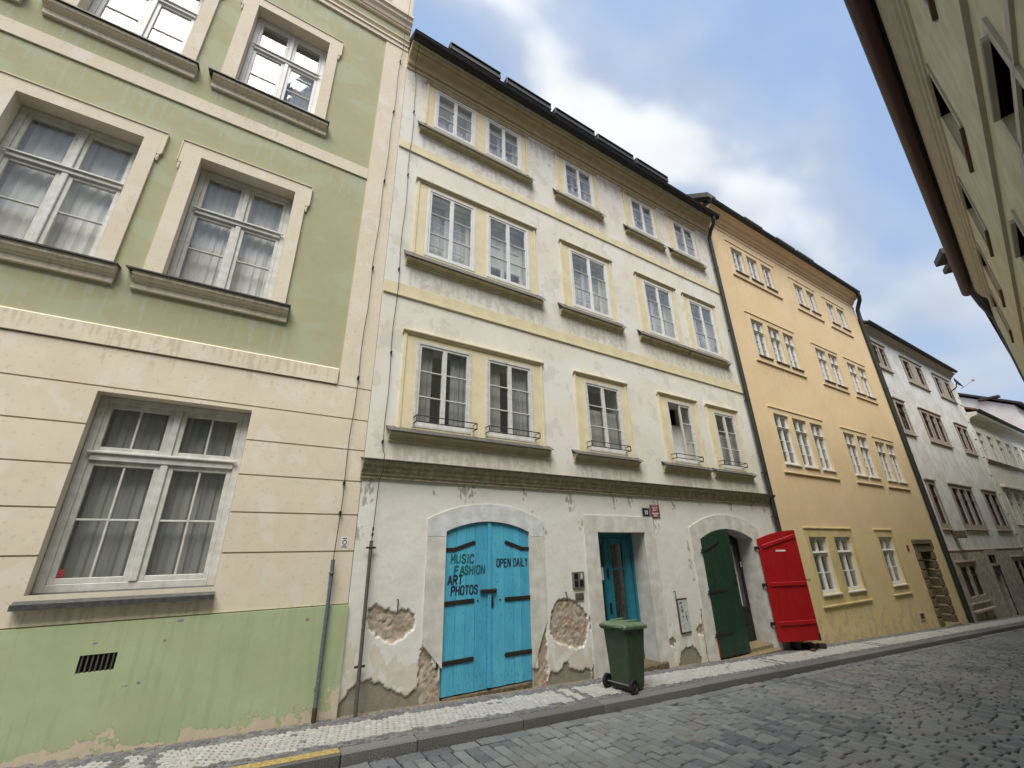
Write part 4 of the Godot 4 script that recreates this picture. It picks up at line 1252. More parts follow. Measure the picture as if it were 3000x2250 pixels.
func arched_door(h: Node3D) -> void:
	var strips := arch_band(8.55, 11.2, 0.44, 0.74, 8.86, 10.90, 0.425, 0.225, -2.2)
	obj("door_surround", band_mesh(strips, -0.03, 0.02, func(_c): return true), M.surround, h)
	# inner glazed door, deep in the opening
	var z := -0.38
	var ib := MB.new()
	ib.cbox(8.87, 10.45, -2.1, 0.36, z - 0.08, z, 0.01)
	ib.cbox(10.80, 10.89, -2.1, 0.36, z - 0.08, z, 0.01)
	ib.cbox(10.45, 10.80, 0.08, 0.42, z - 0.08, z - 0.001, 0.01)
	ib.cbox(10.45, 10.80, -2.1, -1.34, z - 0.08, z - 0.001, 0.01)
	ib.cbox(10.49, 10.76, -2.0, -1.72, z - 0.01, z + 0.012, 0.01)
	ib.cbox(10.49, 10.76, -1.66, -1.40, z - 0.01, z + 0.012, 0.01)
	ib.cbox(10.43, 10.82, -1.36, -1.31, z - 0.01, z + 0.03, 0.008)
	var idr := obj("inner_door", ib, M.black_wood, h)
	idr.set_meta("label", "dark inner door with a lace-curtained pane")
	pane(idr, 10.45, 10.80, -1.31, 0.08, z - 0.02, 0.002)
	obj("lace_curtain", drape(10.46, 10.74, -1.29, 0.05, z - 0.07, 90, 0.008), M.curtain, idr)
	var nt := MB.new()
	nt.cbox(10.815, 10.86, -0.44, -0.32, z + 0.001, z + 0.008, 0.002)
	obj("paper_notice", nt, M.paper, idr)
	var th := MB.new()
	th.cbox(8.86, 10.90, -2.6, -2.02, -0.5, -0.012, 0.03)
	th.cbox(8.80, 11.02, -2.6, -2.115, -0.1, 0.10, 0.03)
	obj("threshold", th, M.step_stone, h)
	# green leaf, closed
	var gt := bake(8.8, 9.95, -2.1, 0.45, 150, func(x, y): return paint_boards(x, y, Color(0.012, 0.05, 0.026), Color(0.006, 0.028, 0.015), Color(0.1, 0.13, 0.1), -2.07, 0.03))
	var gm := baked_mat(gt, 8.8, 9.95, -2.1, 0.45, 0.5)
	var gm2: StandardMaterial3D = gm.duplicate()
	gm2.albedo_color = Color(1, 1, 1)
	var lf := MB.new()
	wall_uv(lf, 8.8, 9.95, -2.1, 0.45)
	lf.box(8.875, 9.90, -2.06, 0.12, 0.004, 0.02)
	var d := obj("door", lf, gm2, h)
	d.set_meta("label", "closed dark green plank leaf of the arched doorway")
	var xs := [8.872, 9.08, 9.29, 9.49, 9.70, 9.905]
	for i in 5:
		var a: float = xs[i] + 0.0015
		var b: float = xs[i + 1] - 0.0015
		var p := PackedVector2Array([Vector2(a, -2.075), Vector2(b, -2.075)])
		for k in 6:
			var x := lerpf(b, a, k / 5.0)
			p.append(Vector2(x, arch_top(x, 9.875, 1.02, 0.22, 0.43) - 0.01))
		var mb := MB.new()
		wall_uv(mb, 8.8, 9.95, -2.1, 0.45)
		mb.prism(p, 0.0201, 0.045 + 0.001 * (i % 2))
		obj("plank", mb, gm if i % 2 else gm2, d)
	strap(d, [Vector2(8.80, -0.03), Vector2(8.99, -0.02), Vector2(9.43, 0.14)], 0.048, 0.055, M.rust_iron)
	strap(d, [Vector2(8.80, -0.86), Vector2(9.42, -0.85)], 0.048, 0.055, M.rust_iron)
	strap(d, [Vector2(8.80, -1.66), Vector2(9.36, -1.66)], 0.048, 0.055, M.rust_iron)
	var lk := MB.new()
	lk.cbox(9.78, 9.86, -0.75, -0.66, 0.046, 0.07, 0.006)
	lk.tube([Vector3(9.84, -0.58, 0.045), Vector3(9.84, -0.58, 0.09)], 0.015, 8)
	obj("lock", lk, M.rust_iron, d)
	var re := MB.new()
	re.box(8.850, 8.870, -2.06, -1.7, 0.0, 0.04)
	obj("edge_strip", re, M.red_door, d)
	# red leaf, swung open towards the yellow house; built in its own frame and turned on its hinge
	M.red_door = baked_mat(bake(-0.05, 1.1, -2.1, 0.45, 120, func(x, y): return paint_boards(x, y, Color(0.4, 0.007, 0.011), Color(0.31, 0.004, 0.007), Color(0.3, 0.1, 0.09), -2.6, -0.06)), -0.05, 1.1, -2.1, 0.45, 0.42)
	var W := 1.05
	var hinge := Vector3(11.0, 0, 0.07)
	var turn := deg_to_rad(-24.3)
	var rp := PackedVector2Array([Vector2(0, -2.0), Vector2(W, -2.0)])
	for k in 11:
		var u := lerpf(W, 0, k / 10.0)
		rp.append(Vector2(u, arch_top(u, W + 0.02, 1.06, 0.2, 0.39)))
	var rb := MB.new()
	wall_uv(rb, -0.05, 1.1, -2.1, 0.45)
	rb.prism(rp, -0.022, -0.001)
	var rd := obj("door", rb, M.red_door, h, hinge)
	rd.rotation.y = turn
	rd.set_meta("label", "bright red plank leaf swung open in front of the wall")
	woff[rd] = Vector3.ZERO
	var cx := [0.0, 0.2, 0.42, 0.62, 0.85, 1.05]
	for i in 5:
		var a: float = cx[i] + 0.001
		var b: float = cx[i + 1] - 0.001
		var p := PackedVector2Array([Vector2(a, -2.01), Vector2(b, -2.01)])
		for k in 5:
			var u := lerpf(b, a, k / 4.0)
			p.append(Vector2(u, arch_top(u, W + 0.02, 1.06, 0.2, 0.39)))
		var mb := MB.new()
		wall_uv(mb, -0.05, 1.1, -2.1, 0.45)
		mb.prism(p, 0.0, 0.018)
		obj("plank", mb, M.red_door, rd)
	for b in [[0.07, 0.01, 1.0, 0.255], [0.07, -0.825, 1.02, -0.815], [0.07, -1.645, 1.03, -1.63]]:
		var pa := Vector2(b[0], b[1])
		var pb := Vector2(b[2], b[3])
		var dd := (pb - pa).normalized()
		var bs := Basis(Vector3(dd.x, dd.y, 0), Vector3(-dd.y, dd.x, 0), Vector3(0, 0, 1))
		var mb := MB.new()
		wall_uv(mb, -0.05, 1.1, -2.1, 0.45)
		mb.cham(Vector3((pa.x + pb.x) / 2, (pa.y + pb.y) / 2, 0.032), bs, Vector3((pb - pa).length() / 2, 0.045, 0.0135), 0.012)
		obj("batten", mb, M.red_door, rd)
	for y in [-0.01, -0.83, -1.64]:
		var mb := MB.new()
		mb.cbox(-0.12, 0.03, y - 0.035, y + 0.035, 0.0, 0.014, 0.004)
		mb.tube([Vector3(-0.11, y - 0.06, 0.008), Vector3(-0.11, y + 0.03, 0.008)], 0.018, 8)
		obj("hinge", mb, M.rust_iron, rd)
	var hk := MB.new()
	hk.tube([Vector3(W, -0.735, 0.01), Vector3(W + 0.1, -0.735, 0.01), Vector3(W + 0.115, -0.75, 0.01), Vector3(W + 0.1, -0.765, 0.01), Vector3(W + 0.0, -0.765, 0.01)], 0.007, 6)
	obj("hook", hk, M.rust_iron, rd)
	var stp := MB.new()
	stp.cbox(0.42, 0.68, -0.10, -0.065, 0.0185, 0.0205, 0.0008)
	obj("label_strip", stp, M.paper, rd)
	var cn := MB.new()
	cn.cbox(W - 0.05, W + 0.008, -2.02, -1.86, -0.03, 0.022, 0.003)
	obj("corner_iron", cn, M.rust_iron, rd)

# ------------------------------------------------------------------ green house
func green_house() -> void:
	var h := thing("green_house", "sage green town house with cream trim, rusticated cream ground floor and green plinth", "house", Vector3(-3.0, gy(-3), 0))
	var X0 := -9.0
	var X1 := 1.425
	var wins := []      # opening x0, x1, y0, y1, upper row
	for c in [[-1.42, -0.14], [-3.37, -2.09], [-5.32, -4.04], [-7.27, -5.99]]:
		wins.append([c[0], c[1], 3.50, 5.60, 0])
		wins.append([c[0] + 0.08, c[1] + 0.03, 7.36, 9.50, 1])
		wins.append([c[0] + 0.08, c[1] + 0.03, 12.4, 14.3, 2])
	var holes := []
	for w in wins: holes.append([w[0] - 0.03, w[1] + 0.03, w[2] - 0.03, w[3] + 0.03])
	for w in wins: green_sills.append([w[0] - 0.3, w[1] + 0.28, w[2] - 0.28])
	green_sills.append([-9.0, 0.93, 6.50]); green_sills.append([-9.0, 0.93, 2.66]); green_sills.append([-9.0, 1.43, 10.56])
	for w in wins: green_sills.append([w[0] - 0.3, w[1] + 0.28, w[2] - 0.06])
	green_sills.append([-1.7, -0.03, -0.4])
	var GR := [-4.8, 1.45, -0.6, 12.2]
	M.cream = baked_mat(bake(GR[0], GR[1], GR[2], GR[3], 56, paint_cream), GR[0], GR[1], GR[2], GR[3])
	M.green = baked_mat(bake(GR[0], GR[1], GR[2], GR[3], 56, paint_green), GR[0], GR[1], GR[2], GR[3])
	var gw := MB.new()
	wall_uv(gw, -4.8, 1.45, -0.6, 12.2)
	gw.wall(X0, X1, 2.5, 16.0, holes, -0.02, -0.55)
	obj("upper_wall", gw, M.green, h)
	# cream ground floor in courses with recessed joints
	var lowh := [[-1.63, -0.085, -0.30, 1.83], [-4.7, -3.15, -0.30, 1.83], [-7.7, -6.15, -0.30, 1.83]]
	var core := MB.new()
	wall_uv(core, -4.8, 1.45, -0.6, 12.2)
	var bigh := []
	for w in lowh: bigh.append([w[0] - 0.03, w[1] + 0.03, w[2] - 0.03, w[3] + 0.03])
	core.wall(X0, X1, -2.4, 2.6, bigh, -0.028, -0.55)
	obj("wall_core", core, M.cream, h)
	var ys := [-0.58, 0.062, 0.53, 0.988, 1.434, 1.889, 2.386]
	for i in ys.size() - 1:
		var cuts := [X0, X1 - 0.002]
		if ys[i + 1] < 1.85 or ys[i] < 1.7:
			cuts = [X0, -7.7, -6.15, -4.7, -3.15, -1.63, -0.085, X1 - 0.002]
		for k in range(0, cuts.size(), 2):
			var cb := MB.new()
			wall_uv(cb, -4.8, 1.45, -0.6, 12.2)
			cb.wall(cuts[k], cuts[k + 1], ys[i] + 0.009, ys[i + 1] - 0.009, [], 0.0, -0.027)
			obj("rusticated_course", cb, M.cream, h)
	for w in lowh:
		for q in [[-0.571, -0.30], [1.83, 1.88]]:
			var cb := MB.new()
			wall_uv(cb, -4.8, 1.45, -0.6, 12.2)
			cb.wall(w[0], w[1], q[0], q[1], [], -0.0005, -0.0268)
			obj("rusticated_course", cb, M.cream, h)
	var bb := MB.new()
	wall_uv(bb, -4.8, 1.45, -0.6, 12.2)
	bb.mould([Vector2(-0.02, 2.392), Vector2(0.022, 2.396), Vector2(0.022, 2.63), Vector2(-0.02, 2.66)], X0, 0.915)
	obj("belt_course", bb, M.cream, h)
	var dd := MB.new()
	wall_uv(dd, -4.6, 1.45, -2.0, -0.5)
	dd.wall(-4.5, X1 + 0.004, -2.3, -0.585, [[-1.07, -0.785, -1.012, -0.86]], 0.035, -0.02)
	obj("plinth", dd, baked_mat(bake(-4.6, 1.45, -2.0, -0.5, 160, paint_dado), -4.6, 1.45, -2.0, -0.5), h)
	var d2 := MB.new()
	wall_uv(d2, -4.8, 1.45, -0.6, 12.2)
	d2.wall(X0, -4.5, -2.3, -0.585, [], 0.035, -0.02)
	obj("plinth", d2, M.green, h)
	var ve := MB.new()
	wall_uv(ve, -4.8, 1.45, -0.6, 12.2)
	ve.box(-1.08, -0.775, -1.02, -0.85, -0.2, -0.021)
	var vo := obj("cellar_vent", ve, M.black, h)
	for i in 7:
		var vb := MB.new()
		wall_uv(vb, -4.8, 1.45, -0.6, 12.2)
		var x := -1.052 + i * 0.039
		vb.cbox(x, x + 0.013, -1.012, -0.86, 0.0, 0.03, 0.003)
		obj("bar", vb, M.pipe_grey, vo)
	# corner pilaster and belts
	var pb := MB.new()
	wall_uv(pb, -4.8, 1.45, -0.6, 12.2)
	pb.wall(0.935, X1 - 0.001, 2.395, 10.58, [], 0.0, -0.019)
	pb.wall(0.935, X1 - 0.001, 11.72, 15.8, [], 0.0, -0.019)
	obj("corner_pilaster", pb, M.cream, h)
	var b2 := MB.new()
	wall_uv(b2, -4.8, 1.45, -0.6, 12.2)
	b2.wall(X0, 0.932, 6.50, 6.74, [], 0.004, -0.019)
	obj("belt_course", b2, M.cream, h)
	var co := MB.new()
	wall_uv(co, -4.8, 1.45, -0.6, 12.2)
	co.mould([Vector2(-0.02, 10.56), Vector2(0.02, 10.57), Vector2(0.02, 10.68), Vector2(0.045, 10.69), Vector2(0.045, 10.74), Vector2(-0.02, 10.745)], X0, X1)
	co.mould([Vector2(-0.02, 10.80), Vector2(0.03, 10.805), Vector2(0.03, 10.83), Vector2(0.06, 10.85), Vector2(0.06, 10.875), Vector2(-0.02, 10.88)], X0, X1)
	co.mould([Vector2(-0.02, 11.24), Vector2(0.035, 11.245), Vector2(0.035, 11.29), Vector2(0.06, 11.30), Vector2(0.08, 11.38), Vector2(0.13, 11.43), Vector2(0.14, 11.52), Vector2(0.18, 11.54), Vector2(0.18, 11.62), Vector2(-0.02, 11.7)], X0, X1)
	obj("cornice", co, M.cream, h)
	roof_slab(h, X0, X1, 16.3, 0.4, 0.7, 4.5, M.roof_tile)
	rooms(h, X0 + 0.02, X1 - 0.02, [-2.3, 2.5, 6.6, 10.8, 15.9])
	# upper windows with eared surrounds
	var i := 0
	for w in wins:
		var a: float = w[0]
		var b: float = w[1]
		var y0: float = w[2]
		var y1: float = w[3]
		var sr := MB.new()
		wall_uv(sr, -4.8, 1.45, -0.6, 12.2)
		sr.wall(a - 0.2, b + 0.18, y0 - 0.02, y1 + 0.2, [[a, b, y0 - 0.1, y1]], 0.022, -0.02)
		sr.wall(a - 0.245, a - 0.2, y1 - 0.2, y1 + 0.2, [], 0.021, -0.02)
		sr.wall(b + 0.18, b + 0.225, y1 - 0.2, y1 + 0.2, [], 0.021, -0.02)
		sr.cbox(a - 0.26, b + 0.24, y1 + 0.2, y1 + 0.222, -0.02, 0.036, 0.005)
		sr.cbox(a - 0.26, a - 0.246, y1 - 0.18, y1 + 0.2, -0.02, 0.03, 0.004)
		sr.cbox(b + 0.226, b + 0.24, y1 - 0.18, y1 + 0.2, -0.02, 0.03, 0.004)
		for s in [a - 0.222, b + 0.2]:
			sr.tube([Vector3(s, y1 - 0.205, 0.004), Vector3(s, y1 - 0.24, 0.008), Vector3(s, y1 - 0.27, 0.008), Vector3(s, y1 - 0.31, 0.0)], [0.014, 0.018, 0.02, 0.008], 8)
		obj("window_surround", sr, M.cream, h)
		var rv := MB.new()
		wall_uv(rv, -4.8, 1.45, -0.6, 12.2)
		rv.box(a - 0.029, a - 0.001, y0 - 0.029, y1, -0.4, -0.0205)
		rv.box(b + 0.001, b + 0.029, y0 - 0.029, y1, -0.4, -0.0205)
		rv.box(a - 0.029, b + 0.029, y1 + 0.001, y1 + 0.029, -0.4, -0.0205)
		obj("window_reveal", rv, M.cream, h)
		var sm := MB.new()
		wall_uv(sm, -4.8, 1.45, -0.6, 12.2)
		sm.mould([Vector2(-0.02, y0 - 0.285), Vector2(0.03, y0 - 0.284), Vector2(0.032, y0 - 0.20), Vector2(0.05, y0 - 0.19), Vector2(0.058, y0 - 0.17), Vector2(0.10, y0 - 0.15), Vector2(0.118, y0 - 0.13), Vector2(0.122, y0 - 0.105), Vector2(0.118, y0 - 0.08), Vector2(0.11, y0 - 0.062), Vector2(-0.02, y0 - 0.03)], a - 0.26, b + 0.24)
		var so := obj("window_sill", sm, M.cream, h)
		var sf := MB.new()
		wall_uv(sf, -4.8, 1.45, -0.6, 12.2)
		sf.hexa([Vector3(a - 0.33, y0 - 0.055, 0.15), Vector3(b + 0.26, y0 - 0.055, 0.15), Vector3(b + 0.26, y0 + 0.012, -0.12), Vector3(a - 0.33, y0 + 0.012, -0.12),
			Vector3(a - 0.33, y0 - 0.075, 0.15), Vector3(b + 0.26, y0 - 0.075, 0.15), Vector3(b + 0.26, y0 - 0.005, -0.12), Vector3(a - 0.33, y0 - 0.005, -0.12)])
		obj("flashing", sf, M.sheet, so)
		window(h, a + 0.002, b - 0.002, y0 - 0.002, y1 - 0.002, -0.2, {"m": M.old_white if w[4] == 0 else M.white_paint, "fw": 0.075, "sw": 0.05, "mw": 0.018, "rows": 2, "transom": lerpf(y0, y1, 0.62), "tw": 0.09, "post": 0.07, "curtain": "full" if w[4] == 0 else "sides", "inner": w[4] == 1})
		i += 1
	for w in lowh:
		var a: float = w[0]
		var b: float = w[1]
		var rv := MB.new()
		wall_uv(rv, -4.8, 1.45, -0.6, 12.2)
		rv.box(a - 0.029, a - 0.001, -0.329, 1.83, -0.4, -0.0275)
		rv.box(b + 0.001, b + 0.029, -0.329, 1.83, -0.4, -0.0275)
		rv.box(a - 0.029, b + 0.029, 1.831, 1.859, -0.4, -0.0275)
		obj("window_reveal", rv, M.cream, h)
		var sf := MB.new()
		wall_uv(sf, -4.8, 1.45, -0.6, 12.2)
		sf.hexa([Vector3(a - 0.05, -0.375, 0.09), Vector3(b + 0.02, -0.375, 0.09), Vector3(b + 0.02, -0.285, -0.2), Vector3(a - 0.05, -0.285, -0.2),
			Vector3(a - 0.05, -0.425, 0.085), Vector3(b + 0.02, -0.425, 0.085), Vector3(b + 0.02, -0.31, -0.2), Vector3(a - 0.05, -0.31, -0.2)])
		obj("window_sill", sf, M.sheet_grey, h)
		window(h, a + 0.002, b - 0.002, -0.295, 1.828, -0.18, {"m": M.old_white, "fw": 0.08, "sw": 0.055, "mw": 0.022, "rows": 2, "cols": 2, "transom": 1.12, "tw": 0.11, "post": 0.075, "curtain": "full", "cm": M.net})
	# red tags stuck on the lower left pane
	var tg := MB.new()
	wall_uv(tg, -4.8, 1.45, -0.6, 12.2)
	for k in 4:
		tg.cbox(-1.50 + k * 0.006, -1.45 + k * 0.004, -0.17 + k * 0.025, -0.153 + k * 0.025, -0.215, -0.212, 0.001)
	obj("red_sticker", tg, M.lamp_red, h)

# ------------------------------------------------------------------ yellow house
func yellow_house() -> void:
	var h := thing("yellow_house", "apricot yellow town house with small white grouped windows and a stone-framed door", "house", Vector3(18, gy(18), 0))
	var X0 := 12.16
	var X1 := 23.7
	var groups := [
		[13.2, 16.35, 8.9, 10.33, 9.12, 10.16, 0, [[13.44, 14.18], [14.42, 15.13], [15.40, 16.10]]],
		[17.5, 19.6, 8.83, 10.28, 9.09, 10.12, 0, [[17.75, 18.51], [18.77, 19.46]]],
		[20.24, 22.28, 8.79, 10.22, 9.05, 10.08, 0, [[20.5, 21.19], [21.47, 22.19]]],
		[13.32, 16.42, 5.64, 7.4, 5.85, 7.23, 6.78, [[13.55, 14.32], [14.58, 15.36], [15.57, 16.31]]],
		[17.7, 19.77, 5.64, 7.32, 5.83, 7.19, 6.75, [[17.91, 18.72], [18.92, 19.70]]],
		[20.38, 22.37, 5.61, 7.32, 5.81, 7.16, 6.72, [[20.55, 21.35], [21.53, 22.32]]],
		[13.28, 16.63, 2.05, 4.02, 2.29, 3.85, 3.41, [[13.45, 14.31], [14.55, 15.43], [15.68, 16.52]]],
		[17.95, 20.05, 2.05, 3.97, 2.29, 3.82, 3.38, [[18.05, 18.93], [19.11, 19.97]]],
		[20.54, 22.56, 2.04, 3.94, 2.28, 3.79, 3.36, [[20.67, 21.53], [21.70, 22.50]]],
		[13.5, 16.35, -1.47, 0.47, -1.2, 0.25, -0.19, [[13.65, 14.64], [15.12, 16.15]]],
		[18.05, 19.43, -1.46, 0.46, -1.2, 0.25, -0.19, [[18.21, 19.28]]],
	]
	var holes := []
	for g in groups:
		for w in g[7]: holes.append([w[0], w[1], g[4], g[5]])
	for g in groups: orange_sills.append([g[0], g[1], g[2] - 0.04])
	orange_sills.append([X0, X1, 10.85])
	var up := MB.new()
	wall_uv(up, 12.1, 23.8, 0.4, 11.4)
	up.wall(X0, X1, 0.44, 11.3, holes, 0.0, -0.5)
	obj("upper_wall", up, baked_mat(bake(12.1, 23.8, 0.4, 11.4, 44, paint_orange), 12.1, 23.8, 0.4, 11.4), h)
	var lo := MB.new()
	wall_uv(lo, 12.1, 23.8, -3.0, 0.44)
	lo.wall(X0, X1, -3.2, 0.438, holes + [[21.24, 22.32, -3.3, -0.26]], 0.008, -0.5)
	obj("street_wall", lo, baked_mat(bake(12.1, 23.8, -3.0, 0.44, 66, paint_orange), 12.1, 23.8, -3.0, 0.44), h)
	rooms(h, X0 + 0.02, X1 - 0.02, [-2.9, 1.2, 4.8, 8.0, 11.2])
	var line := MB.new()
	line.mould([Vector2(0.0, 10.68), Vector2(0.02, 10.69), Vector2(0.025, 10.73), Vector2(0.0, 10.74)], X0, X1)
	obj("string_course", line, M.orange_trim, h)
	var co := MB.new()
	co.mould([Vector2(0.0, 10.86), Vector2(0.03, 10.87), Vector2(0.05, 10.93), Vector2(0.10, 10.97), Vector2(0.13, 11.05), Vector2(0.22, 11.1), Vector2(0.28, 11.18), Vector2(0.36, 11.22), Vector2(0.36, 11.26), Vector2(0.0, 11.3)], X0, X1)
	obj("eaves_cornice", co, M.orange, h)
	gutter(h, X0 - 0.05, X1 - 0.1, 11.36, 0.40, 0.09, M.pipe_green, 1.2)
	var eb := MB.new()
	eb.box(X0, X1, 11.30, 11.4, -0.3, 0.33)
	obj("eaves_board", eb, M.gutter_dark, h)
	roof_slab(h, X0, X1, 11.5, 0.36, 0.75, 4.8, M.tile_grey)
	# gable strip of the party wall showing above the white house's roof, with its verge
	var gb := MB.new()
	gb.hexa([Vector3(X0 - 0.02, 10.4, 0.1), Vector3(X0 + 0.25, 10.4, 0.1), Vector3(X0 + 0.25, 11.5, 0.1), Vector3(X0 - 0.02, 11.5, 0.1),
		Vector3(X0 - 0.02, 10.4, -4.4), Vector3(X0 + 0.25, 10.4, -4.4), Vector3(X0 + 0.25, 15.0, -4.4), Vector3(X0 - 0.02, 15.0, -4.4)])
	obj("party_wall", gb, M.pink, h)
	var vb := MB.new()
	vb.hexa([Vector3(X0 - 0.16, 11.42, 0.42), Vector3(X0 + 0.3, 11.42, 0.42), Vector3(X0 + 0.3, 11.62, 0.42), Vector3(X0 - 0.16, 11.62, 0.42),
		Vector3(X0 - 0.16, 15.0, -4.4), Vector3(X0 + 0.3, 15.0, -4.4), Vector3(X0 + 0.3, 15.2, -4.4), Vector3(X0 - 0.16, 15.2, -4.4)])
	obj("verge", vb, M.tile_grey, h)
	# flat dormers with a row of tiles on their front edge
	for d in [[14.8, 16.1], [17.1, 18.6], [18.72, 20.2]]:
		var db := MB.new()
		db.box(d[0] + 0.1, d[1] - 0.1, 11.5, 11.95, -1.2, 0.0)
		db.box(d[0], d[1], 11.95, 12.0, -1.3, 0.16)
		var dm := obj("dormer", db, M.sheet, h)
		var tb := MB.new()
		var x: float = d[0] + 0.05
		while x < d[1]:
			tb.tube([Vector3(x, 12.03, 0.18), Vector3(x, 12.24, -1.2)], 0.052, 8)
			x += 0.115
		obj("tile_row", tb, M.tile_grey, dm)
	for g in groups:
		var low: bool = g[2] < 0
		var wh := []
		for w in g[7]: wh.append([w[0], w[1], g[4], g[5]])
		var pn := MB.new()
		var zz := 0.02 if low else 0.014
		pn.wall(g[0], g[1], g[2], g[3], wh, zz, 0.0085 if low else 0.0005)
		obj("window_surround", pn, M.orange_low if low else M.orange_trim, h)
		var eb2 := MB.new()
		eb2.cbox(g[0] - 0.03, g[1] + 0.03, g[3], g[3] + 0.04, -0.01, zz + 0.025, 0.006)
		obj("hood_moulding", eb2, M.orange_low if low else M.orange_trim, h)
		var eb3 := MB.new()
		eb3.cbox(g[0] - 0.02, g[1] + 0.04, g[2] - 0.045, g[2], -0.01, zz + 0.035, 0.008)
		obj("apron_moulding", eb3, M.orange_low if low else M.orange_trim, h)
		for w in g[7]:
			var o := {"m": M.white_paint, "fw": 0.05, "sw": 0.035, "mw": 0.02, "rows": 3, "curtain": "half"}
			if g[6] != 0:
				o.transom = g[6]; o.tw = 0.06; o.post = 0.03; o.rows = 3 if not low else 2
			if g[4] < 3: o.cm = M.net
			if low: o.curtain = "full"
			else: o.curtain = ["half", "sides", "full", "blind", ""][rng.randi_range(0, 4)]
			window(h, w[0], w[1], g[4], g[5], -0.05, o)
			var sb := MB.new()
			sb.cbox(w[0] - 0.03, w[1] + 0.03, g[4] - 0.045, g[4] - 0.005, -0.05, zz + 0.045, 0.006)
			obj("window_sill", sb, M.white_paint if (low or g[4] < 3) else M.sheet_grey, h)
	# stone door frame: lintel and stacked blocks
	var lt := MB.new()
	lt.cbox(20.92, 22.62, 0.0, 0.17, 0.0, 0.11, 0.02)
	lt.cbox(20.98, 22.56, -0.275, -0.005, -0.4, 0.07, 0.015)
	var lo2 := obj("lintel", lt, M.sandstone, h)
	lo2.set_meta("label", "weathered brown stone lintel over the door")
	for s in 2:
		for k in 8:
			var y1 := -0.262 - k * 0.298
			var out := 0.02 if k % 2 == 0 else 0.0
			var b := MB.new()
			if s == 0: b.cbox(20.93 - out, 21.25, y1 - 0.29, y1, -0.41, 0.07 + rng.randf() * 0.012, 0.035)
			else: b.cbox(22.305, 22.60 + out, y1 - 0.29, y1, -0.41, 0.07 + rng.randf() * 0.012, 0.035)
			obj("stone_block", b, M.sandstone, h)
	var db2 := MB.new()
	db2.cbox(21.24, 22.32, -2.9, -0.26, -0.42, -0.36, 0.01)
	for k in 3:
		for j in 2:
			db2.cbox(21.30 + j * 0.52, 21.76 + j * 0.52, -2.7 + k * 0.8, -2.02 + k * 0.8, -0.37, -0.345, 0.012)
	obj("door", db2, M.dark_wood, h)
	var sp := MB.new()
	sp.cbox(21.1, 22.5, -3.0, gy(21.8) + 0.06, -0.4, 0.15, 0.02)
	obj("doorstep", sp, M.step_stone, h)
	var vt := MB.new()
	vt.ring(19.49, 19.87, gy(19.7) + 0.25, gy(19.7) + 0.47, 0.03, 0.0, 0.03, 0.005)
	var vto := obj("cellar_vent", vt, M.stone_trim, h)
	for k in 4:
		var b := MB.new()
		b.cbox(19.54 + k * 0.085, 19.56 + k * 0.085, gy(19.7) + 0.28, gy(19.7) + 0.44, 0.009, 0.022, 0.003)
		obj("bar", b, M.pipe_grey, vto)
	var bk := MB.new()
	bk.box(19.52, 19.84, gy(19.7) + 0.28, gy(19.7) + 0.44, 0.0, 0.0095)
	obj("vent_back", bk, M.black, vto)
	# downpipe and gutter bend towards the grey house
	var dp := MB.new()
	dp.tube([Vector3(23.45, 11.3, 0.40), Vector3(23.48, 11.1, 0.42), Vector3(23.6, 10.95, 0.36), Vector3(23.68, 10.75, 0.22), Vector3(23.72, 10.55, 0.12), Vector3(23.72, 10.2, 0.1), Vector3(23.74, -2.75, 0.1)], 0.085, 14)
	var dpo := obj("downpipe", dp, M.pipe_green, h)
	for y in [9.0, 6.5, 3.5, 1.0, -1.5]:
		var cb := MB.new()
		cb.tube([Vector3(23.73, y - 0.03, 0.1), Vector3(23.73, y + 0.03, 0.1)], 0.095, 14)
		obj("pipe_clamp", cb, M.pipe_green, dpo)
	var wire := MB.new()
	wire.tube([Vector3(23.88, 10.1, 0.06), Vector3(23.9, -2.7, 0.06)], 0.045, 8)
	obj("conduit", wire, M.gutter_dark, h)

